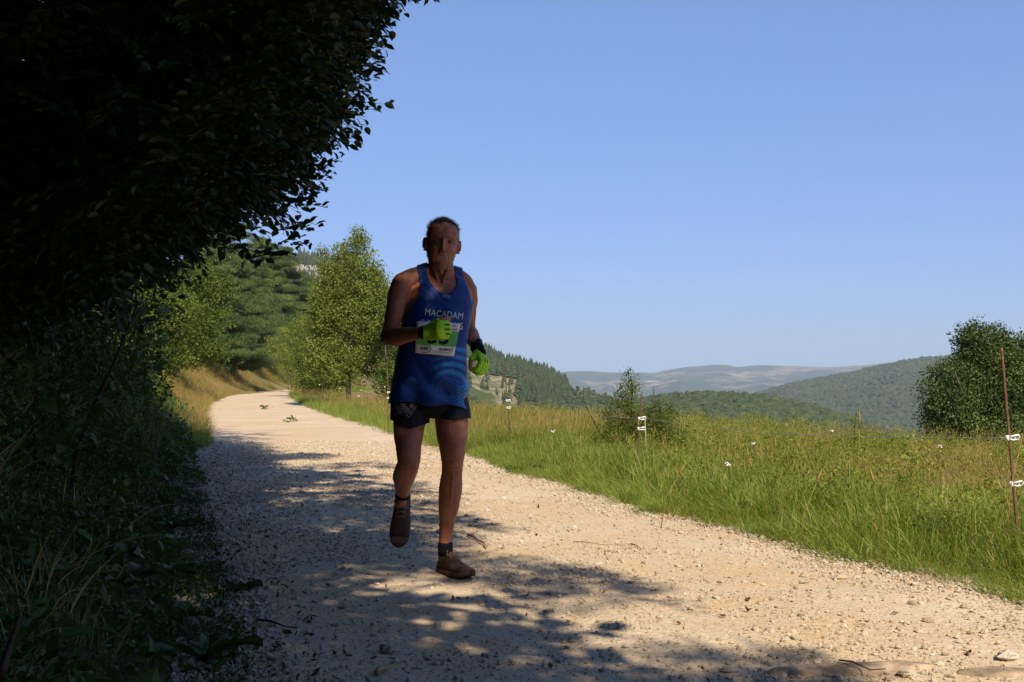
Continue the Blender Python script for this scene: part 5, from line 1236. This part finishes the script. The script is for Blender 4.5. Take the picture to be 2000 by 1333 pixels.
    # ---- singlet
    SH_ = [(838, 800, 5.33, .190, .142), (838, 780, 5.33, .189, .144), (839, 750, 5.32, .180, .138), (842, 710, 5.31, .168, .130), (845, 675, 5.31, .160, .128), (850, 640, 5.31, .160, .130), (854, 612, 5.31, .164, .130),
           (857, 588, 5.32, .166, .124), (859, 566, 5.32, .158, .110), (861, 550, 5.33, .124, .088), (862, 538, 5.33, .085, .072)]
    sb = MB(); torso_rings(sb, SH_)
    limb(sb, [(at(852, 525, 5.33), .036, .052), (at(828, 531, 5.30), .038, .054), (at(800, 542, 5.26), .046, .055), (at(790, 550, 5.25), .05, .055)], (0, 0, 1), 20)
    limb(sb, [(at(870, 530, 5.34), .036, .052), (at(893, 537, 5.36), .037, .052), (at(908, 547, 5.38), .042, .050)], (0, 0, 1), 20)
    sh = remesh('singlet', sb, .0040, 7)
    co = getco(sh); no = getno(sh); px, py = topx(co)
    front = np.clip(-no[:, 1], 0, 1)
    # folds: hanging from the chest, and sweeping across from the image-left hip
    f = .0065 * np.sin((px - 868 + .10 * (py - 600)) / 7.5) * sstep(585, 640, py) * np.exp(-((px - 868) / 34) ** 2) * sstep(720, 640, py)
    rad = np.hypot(px - 925, (py - 655) * .95); f += .0090 * np.sin(rad / 7.0) * sstep(690, 745, py) * np.exp(-((rad - 125) / 42) ** 2)
    f += .0065 * np.sin((px + .25 * py) / 9.5) * sstep(720, 790, py) + .0035 * np.sin((py - .55 * px) / 6.5) * np.exp(-((px - 905) / 22) ** 2 - ((py - 600) / 32) ** 2)
    f += .0035 * np.array([noise.noise(Vector((p[0] * 14, p[1] * 14, p[2] * 5))) for p in co]) * sstep(560, 620, py)
    f += .0018 * np.array([noise.noise(Vector((p[0] * 45 + p[2] * 20, p[1] * 40, p[2] * 30))) for p in co])
    co += no * f[:, None]
    # hem hangs lower at the front
    setco(sh, co)
    nl = [(835, 500), (835, 534), (839, 547), (846, 557), (856, 568), (868, 574), (879, 573), (888, 566), (893, 552), (889, 536), (885, 500)]
    sl = [(813, 500), (814, 522), (818.5, 537), (820, 562), (817, 581), (804, 597), (790, 622), (784, 636)]
    sr = [(903, 500), (904, 536), (910, 550), (917, 571), (921, 587)]
    def inpoly(px, py, poly):
        c = np.zeros(len(px), bool); n = len(poly)
        for i in range(n):
            x0, y0 = poly[i]; x1, y1 = poly[(i + 1) % n]
            if y0 == y1: continue
            k = ((y0 > py) != (y1 > py)) & (px < (x1 - x0) * (py - y0) / (y1 - y0) + x0); c ^= k
        return c
    cy = 5.33 + .0; yaw = R(14); lf = (co[:, 1] - cy) * math.cos(yaw) - (co[:, 0] - (-.33)) * math.sin(yaw); isf = lf < 0.0
    left = np.interp(py, [p[1] for p in sl], [p[0] for p in sl]); right = np.interp(py, [p[1] for p in sr], [p[0] for p in sr])
    cut = np.where(isf, inpoly(px, py, nl), (py < 548) & (px > 836) & (px < 886))
    cut |= (py < 636) & (px < left) & (isf | (py < 610)); cut |= (py < 587) & (px > right); cut |= (py < 512)
    hem = 786 + (px - 757) * .075 + 3 * np.sin(px / 13); cut |= py > hem
    import bmesh
    b = bmesh.new(); b.from_mesh(sh); b.verts.ensure_lookup_table(); bmesh.ops.delete(b, geom=[v for v, q in zip(b.verts, cut) if q], context='VERTS')
    for _ in range(6):
        bv = [v for v in b.verts if v.is_boundary]; new = {}
        for v in bv:
            nb_ = [e.other_vert(v).co for e in v.link_edges if e.is_boundary]
            if len(nb_) == 2: new[v] = v.co * .4 + (nb_[0] + nb_[1]) * .3
        for v, c in new.items(): v.co = c
    b.to_mesh(sh); b.free(); sh.polygons.foreach_set('use_smooth', [True] * len(sh.polygons))
    bvh = BVHTree.FromPolygons([v.co.copy() for v in sh.vertices], [tuple(p.vertices) for p in sh.polygons])
    # cloth colour: blue with a lighter pattern of rings printed low on the image right
    m = new_mat('blue_singlet_cloth'); k = NT(m); at2 = k.add('ShaderNodeVertexColor'); at2.layer_name = 'print'
    co = getco(sh); px, py = topx(co); base = np.tile(np.array([.004, .038, .205]), (len(co), 1))
    def sblend(mask, c): base[:] = base * (1 - mask[:, None]) + np.array(c) * mask[:, None]
    rr = np.hypot((px - 877) * .95, (py - 762)); ringm = sstep(-.35, .15, np.sin(rr / 14.0 * 2 * math.pi * .92 - .6)) * (rr > 30) * (rr < 100) * (px > 838 - .0 * py) * (py < 760) * (py > 675) * sstep(836, 868, px)
    sblend(.85 * ringm, (.02, .19, .50))
    inner = (rr < 30) * sstep(-.2, .5, np.sin(rr * .9)); sblend(.25 * inner, (.02, .16, .45))
    side_ = (px > 893) * (py > 752) * 1.0; net = (np.abs(((py + .5 * px) / 7.0) % 1 - .5) > .34) | (np.abs(((py - 1.0 * px) / 9.0) % 1 - .5) > .38); sblend(.8 * side_ * ~net, (.02, .20, .46))
    ca = sh.color_attributes.new('print', 'FLOAT_COLOR', 'POINT'); ca.data.foreach_set('color', np.concatenate([base, np.ones((len(co), 1))], 1).astype(np.float32).ravel())
    tc = k.add('ShaderNodeTexCoord').outputs['Object']; wv = k.noise(tc, 420, 2)
    pp = k.pr(at2.outputs[0], .55, k.bump(wv, .3, .001), .3); pp.inputs['Sheen Weight'].default_value = .3; pp.inputs['Sheen Roughness'].default_value = .4; k.out(pp.outputs[0])
    shc = sh; sh_o = put('singlet', sh, m); sd_ = sh_o.modifiers.new('cloth', 'SOLIDIFY'); sd_.thickness = .0016; sd_.offset = 1
    def on_shirt(px, py, off=.0035):
        p = at(px, py, 5.0); hit = bvh.ray_cast(Vector((p.x, 4.6, p.z)), Vector((0, 1, 0)))
        # aim again along the true line of sight depth
        y = hit[0].y if hit[0] else 5.19
        p = at(px, py, y); hit = bvh.ray_cast(Vector((p.x, 4.6, p.z)), Vector((0, 1, 0))); y = hit[0].y if hit[0] else y
        return Vector((p.x, y - off, p.z))
    def lettering(word, quad, mat, parent, name, off=.004, surf=on_shirt, bold=0.0, italic=0.0):
        """quad: pixel corners TL, TR, BR, BL the word fills"""
        cu = bpy.data.curves.new('letters', 'FONT'); cu.body = word; cu.size = 1; cu.offset = bold; cu.shear = italic; cu.resolution_u = 3; cu.space_character = 1.05
        o = bpy.data.objects.new('letters', cu); COL.objects.link(o); bpy.context.view_layer.update()
        me = bpy.data.meshes.new_from_object(o.evaluated_get(bpy.context.evaluated_depsgraph_get())); bpy.data.objects.remove(o)
        v = getco(me); x0, x1 = v[:, 0].min(), v[:, 0].max(); y0, y1 = v[:, 1].min(), v[:, 1].max(); out = []
        for p in v:
            u = (p[0] - x0) / (x1 - x0); w = (p[1] - y0) / (y1 - y0)
            T = Vector(quad[0]).lerp(Vector(quad[1]), u); Bq = Vector(quad[3]).lerp(Vector(quad[2]), u); q = Bq.lerp(T, w); out.append(surf(q.x, q.y, off))
        setco(me, np.array([tuple(p) for p in out])); me.transform(TI); me.name = name
        if parent.parent is not None and parent.get('is_sub'): pass
        return link(name, me, mat, parent)
    M_white = simple('white_print', (.62, .64, .66), .6, .2); M_ink = simple('black_ink', (.012, .012, .014), .6, .2)
    lettering('MACADAM', [(832, 603), (905.5, 612), (904, 624.5), (830, 616)], M_white, sh_o, 'lettering', bold=0)
    lettering('COWBOYS', [(820, 624), (905, 631.5), (904, 645), (819, 637)], M_white, sh_o, 'lettering', bold=0)
    lettering('TACTIC', [(864, 575), (880, 578), (880, 583), (864, 580.5)], M_white, sh_o, 'lettering')
    # ---- bib
    TL, TR, BR, BL = Vector((813.5, 627.5)), Vector((899.5, 632.5)), Vector((886.5, 696.5)), Vector((811, 690))
    nx, ny = 17, 13; G = np.zeros((ny, nx, 3))
    for j in range(ny):
        for i in range(nx):
            q = TL.lerp(TR, i / (nx - 1)).lerp(BL.lerp(BR, i / (nx - 1)), j / (ny - 1)); G[j, i] = on_shirt(q.x, q.y, .007)
    D = G[..., 1].copy()
    for _ in range(12):
        Dp = np.pad(D, 1, mode='edge'); D = .5 * D + .125 * (Dp[:-2, 1:-1] + Dp[2:, 1:-1] + Dp[1:-1, :-2] + Dp[1:-1, 2:])
    D = D - max(0, (D - G[..., 1]).max()) - .001; Yb = D
    def on_bib(px, py, off=0):
        # inverse bilinear by a short search on the affine part
        A = np.array([[TR.x - TL.x, BL.x - TL.x], [TR.y - TL.y, BL.y - TL.y]]); u, v = np.linalg.solve(A, [px - TL.x, py - TL.y]); u = np.clip(u, 0, 1) * (nx - 1); v = np.clip(v, 0, 1) * (ny - 1)
        i0, j0 = int(min(u, nx - 2)), int(min(v, ny - 2)); fu, fv = u - i0, v - j0
        y = (Yb[j0, i0] * (1 - fu) + Yb[j0, i0 + 1] * fu) * (1 - fv) + (Yb[j0 + 1, i0] * (1 - fu) + Yb[j0 + 1, i0 + 1] * fu) * fv
        p = at(px, py, y - off); return p
    bb = MB(); front_ = [[on_bib(*TL.lerp(TR, i / (nx - 1)).lerp(BL.lerp(BR, i / (nx - 1)), j / (ny - 1))) for i in range(nx)] for j in range(ny)]
    bb.rings(front_, cap=False, closed=False); bme = bb.mesh('race_bib'); bme.transform(TI)
    bib = link('race_bib', bme, simple('white_bib_paper', (.80, .78, .74), .6, .3), t); md = bib.modifiers.new('p', 'SOLIDIFY'); md.thickness = .0006; md.offset = -1
    bib['label'] = 'white and green race bib pinned to the singlet'
    def patch(quad, off, name, mat):
        a, b_, c, d = [Vector(q) for q in quad]; p = MB(); p.rings([[on_bib(*a.lerp(b_, i / 10).lerp(d.lerp(c, i / 10), j / 5), off) for i in range(11)] for j in range(6)], cap=False, closed=False)
        me = p.mesh(name); me.transform(TI); return link(name, me, mat, bib)
    patch([(813, 643.5), (896.3, 648), (890.5, 678), (811.8, 673)], .0012, 'green_band', simple('green_print', (.16, .48, .12), .6, .2))
    bl = lambda w, q, mt, nm, **kw: lettering(w, q, mt, bib, nm, surf=on_bib, **kw)
    bl('55', [(836, 644), (877.5, 646.5), (876, 674.5), (834.5, 671.5)], M_ink, 'number', off=.0022, bold=.035)
    bl('du', [(884, 634.5), (891.5, 635), (891.3, 639), (884, 638.5)], M_ink, 'small_print', off=.0022, italic=.3, bold=.02)
    bl('mantel', [(876, 641), (894, 642), (893.6, 645.5), (876, 645)], M_ink, 'small_print', off=.0022, italic=.3, bold=.02)
    bl('GFP', [(820, 677.5), (837, 679), (837, 685), (820, 683.5)], M_ink, 'sponsor_print', off=.0022, bold=.03)
    bl("TUFF'S", [(857.5, 680), (880, 682), (880, 687), (857.5, 685)], simple('navy_print', (.03, .03, .12), .6, .2), 'sponsor_print', off=.0022, bold=.03)
    bl('& ATHLETIC', [(859, 687), (882, 689), (882, 691.5), (859, 689.8)], simple('green_ink', (.02, .20, .08), .6, .2), 'sponsor_print', off=.0022, bold=.02)
    ov = MB(); pts = [on_bib(829 + 13 * math.cos(R(a)), 681.5 + 7.5 * math.sin(R(a)), .0024) for a in range(-100, 140, 12)]; ov.tube(pts, [.0006 + .0006 * math.sin(math.pi * i / (len(pts) - 1)) for i in range(len(pts))], 4)
    me = ov.mesh('sponsor_ring'); me.transform(TI); link('sponsor_ring', me, M_ink, bib)
    rd = MB(); rd.tube([on_bib(882.5, 689, .0024), on_bib(884.5, 684, .0024), on_bib(883, 681.5, .0024), on_bib(885.5, 679, .0024)], [.0012, .0016, .0012, .0006], 4)
    me = rd.mesh('red_mark'); me.transform(TI); link('red_mark', me, simple('red_print', (.45, .04, .03), .6, .2), bib)

    # ---- shorts: two loose legs joined at the seat
    qb = MB(); torso_rings(qb, [(838, 816, 5.33, .140, .100), (838, 798, 5.33, .170, .122), (838, 770, 5.33, .160, .118), (839, 745, 5.32, .155, .118)], yaw1=R(-4))
    limb(qb, [(at(803, 775, 5.33), .094, .102), (at(801, 815, 5.30), .094, .102), (at(802, 870, 5.26), .090, .098)], (1, 0, 0), 28)
    limb(qb, [(at(879, 775, 5.33), .084, .096), (at(882, 812, 5.31), .089, .098), (at(883, 870, 5.28), .089, .096)], (1, 0, 0), 28)
    sq = remesh('shorts', qb, .0045, 6); co = getco(sq); no = getno(sq); px, py = topx(co)
    co += no * (.004 * np.array([noise.noise(Vector((p[0] * 16, p[1] * 16, p[2] * 9))) for p in co]))[:, None]; setco(sq, co); px, py = topx(co)
    hemy = np.interp(px, [740, 765, 785, 800, 825, 842, 850, 862, 885, 915, 925], [812, 822, 834, 839, 832, 825, 817, 820, 821, 818, 816])
    cut = (py > hemy) | (py < 768)
    b = bmesh.new(); b.from_mesh(sq); b.verts.ensure_lookup_table(); bmesh.ops.delete(b, geom=[v for v, q in zip(b.verts, cut) if q], context='VERTS')
    for _ in range(5):
        new = {}
        for v in [v for v in b.verts if v.is_boundary]:
            nb_ = [e.other_vert(v).co for e in v.link_edges if e.is_boundary]
            if len(nb_) == 2: new[v] = v.co * .4 + (nb_[0] + nb_[1]) * .3
        for v, c in new.items(): v.co = c
    b.to_mesh(sq); b.free(); sq.polygons.foreach_set('use_smooth', [True] * len(sq.polygons)); co = getco(sq); px, py = topx(co)
    base = np.tile(np.array([.009, .009, .011]), (len(co), 1))
    for cx, cy_, aa in ((783, 800, -.5), (802, 800, -.9), (776, 792, .2)):
        u = (px - cx) * math.cos(aa) + (py - cy_) * math.sin(aa); w = -(px - cx) * math.sin(aa) + (py - cy_) * math.cos(aa)
        mk = (np.abs(u) < 15) * (np.abs(w) < 7.5) * (np.sin(w * 1.35 + u * .12) > .05) * (np.sin(u * .5 + cx) > -.7) * (co[:, 1] < 5.33); base = base * (1 - .9 * mk[:, None]) + np.array([.42, .31, .25]) * .9 * mk[:, None]
    ca = sq.color_attributes.new('print', 'FLOAT_COLOR', 'POINT'); ca.data.foreach_set('color', np.concatenate([base, np.ones((len(co), 1))], 1).astype(np.float32).ravel())
    m = new_mat('black_shorts_cloth'); k = NT(m); vc = k.add('ShaderNodeVertexColor'); vc.layer_name = 'print'; k.out(k.pr(vc.outputs[0], .65, None, .25).outputs[0])
    so = put('shorts', sq, m); sd_ = so.modifiers.new('cloth', 'SOLIDIFY'); sd_.thickness = .0016; sd_.offset = 1

    # ---- socks and shoes
    M_sole = simple('dusty_rubber_sole', (.10, .060, .042), .85, .2, 40, .4, .002); M_up = simple('brown_mesh_upper', (.085, .048, .034), .8, .2, 70, .45, .002)
    M_toe = simple('dusty_toe_cap', (.17, .105, .065), .8, .2, 40, .3); M_red = simple('worn_red_toe', (.15, .035, .022), .7, .2, 40, .3); M_lace = simple('tan_lace', (.30, .20, .12), .8, .2)
    def shoe(label, M, toe, an):
        """local frame: x heel to toe, z up, origin under the heel"""
        def W(x, y, z): return M @ Vector((x, y, z))
        n = 28; prof = [(-.012, .010, .030, .052), (0, .024, .0, .062), (.03, .033, .0, .090), (.07, .036, .0, .098), (.11, .038, .0, .092), (.15, .043, .0, .074), (.19, .047, .0, .060), (.23, .046, .002, .050), (.258, .040, .005, .042), (.276, .030, .010, .035), (.288, .018, .015, .028), (.294, .006, .019, .024)]
        def sec(x, hw, z0, z1, z_lo):
            out = []
            for j in range(n):
                a = 2 * math.pi * j / n; ca, sa = math.cos(a), math.sin(a)
                y = hw * abs(ca) ** .8 * (1 if ca > 0 else -1); zc = (z1 + z_lo) / 2; zh = (z1 - z_lo) / 2
                z = zc + zh * abs(sa) ** (.9 if sa > 0 else .55) * (1 if sa > 0 else -1); y *= 1 - .28 * max(0, sa) ** 1.2
                out.append(W(x, y, z))
            return out
        P = np.array(prof); xs_ = np.linspace(P[0, 0], P[-1, 0], 26); ip = lambda k: np.interp(xs_, P[:, 0], P[:, k])
        ub = MB(); ub.rings([sec(x, w, z0, z1, z0 + .018) for x, w, z0, z1 in zip(xs_, ip(1), ip(2), ip(3))])
        limb(ub, [(W(.045, 0, .07), .034, .036), (W(.042, 0, .095), .036, .037)], M.to_3x3() @ Vector((1, 0, 0)), 20)
        um = remesh('upper', ub, .0035, 4); root = put('shoe', um, M_up); root['label'] = label
        sb_ = MB(); rr = []
        for x, w, z0 in zip(xs_, ip(1), ip(2)):
            w = w + .004; z1 = z0 + .024; q = []
            for yy, zz in ((-1, 0.25), (-.92, 0), (0, -.0), (.92, 0), (1, .25), (1, 1), (0, 1.1), (-1, 1)): q.append(W(x, yy * w * (.96 if zz < .2 else 1), z0 + zz * .024))
            rr.append(q)
        sb_.rings(rr); me = sb_.mesh('sole'); me.transform(TI); link('sole', me, M_sole, root)
        tg = MB(); tg.rings([sec(x, w + .0018, z0, z1 + .002, z0 + .020) for x, w, z0, z1 in zip(xs_[21:], ip(1)[21:], ip(2)[21:], ip(3)[21:])]); me = tg.mesh('toe_cap'); me.transform(TI); link('toe_cap', me, toe, root)
        lb = MB()
        for i, x in enumerate((.085, .105, .125, .145)):
            zt = np.interp(x, P[:, 0], P[:, 3]) + .002; y = .020
            lb.tube([W(x, -y, zt - .008), W(x + .006, 0, zt + .002), W(x + .012, y, zt - .008)], .0022, 6); lb.tube([W(x, y, zt - .008), W(x + .006, 0, zt + .003), W(x + .012, -y, zt - .008)], .0022, 6)
        for sg in (-1, 1):
            lb.tube([W(.085, 0, .102), W(.095, sg * .018, .112), W(.120, sg * .030, .098), (W(.110, sg * .012, .100)), W(.088, 0, .103)], .002, 6); lb.tube([W(.086, 0, .102), W(.12, sg * .014, .094), W(.15, sg * .026, .070)], .0018, 6)
        me = lb.mesh('laces'); me.transform(TI); link('laces', me, M_lace, root)
        return root
    def frame(o, x, z):
        x = Vector(x).normalized(); z = Vector(z); z = (z - x * z.dot(x)).normalized(); y = z.cross(x)
        M = Matrix((x, y, z)).transposed().to_4x4(); M.translation = o; return M
    # planted foot: heel down, turned out to the image right, toe slightly raised
    heel = at(862, 1112, 5.42); heel.z = .004
    shoe('planted shoe, brown with a worn red toe', frame(heel, (.50, -.84, .05), (0, .04, 1)), M_red, J['anL'])
    # lifted foot behind: toe pointing down, instep towards the camera
    C = J['anR']; xd = Vector((-.05, -.42, -.90)).normalized(); zd = Vector((.05, -.9, .42))
    Mr = frame(C, xd, zd); Mr.translation = C - (Mr.to_3x3() @ Vector((.045, 0, .098)))
    shoe('lifted shoe behind, brown with a dusty toe cap', Mr, M_toe, J['anR'])
    for c0, d_ in ((J['anL'] + Vector((0, 0, -.005)), Vector((0, .01, 1))), (C + Vector((0, 0, .0)), (at(789, 940, 5.46) - C).normalized())):
        b = MB(); limb(b, [(c0 - d_ * .035, .036, .042), (c0 + d_ * .0, .0355, .041), (c0 + d_ * .010, .034, .038)], (1, 0, 0), 24); put('sock', b.mesh('sock'), M_black)
runner()
# ------------------------------------------------------------------ haze: the air over the valley
def haze():
    mb = MB(); x, y0, y1, z0, z1 = 9000, -400, 12000, -345, 420
    V = [(-x, y0, z0), (x, y0, z0), (x, y1, z0), (-x, y1, z0), (-x, y0, z1), (x, y0, z1), (x, y1, z1), (-x, y1, z1)]
    mb.add(V, [(0, 3, 2, 1), (4, 5, 6, 7), (0, 1, 5, 4), (1, 2, 6, 5), (2, 3, 7, 6), (3, 0, 4, 7)])
    m = new_mat('haze_air'); t = NT(m); p = t.add('ShaderNodeVolumePrincipled')
    p.inputs['Color'].default_value = (0.74, 0.86, 1.0, 1); p.inputs['Density'].default_value = 0.000115; p.inputs['Anisotropy'].default_value = 0.0
    o = t.add('ShaderNodeOutputMaterial'); t.ln(p.outputs[0], o.inputs['Volume'])
    link('haze', mb.mesh('haze', False), m, kind='stuff')
haze()
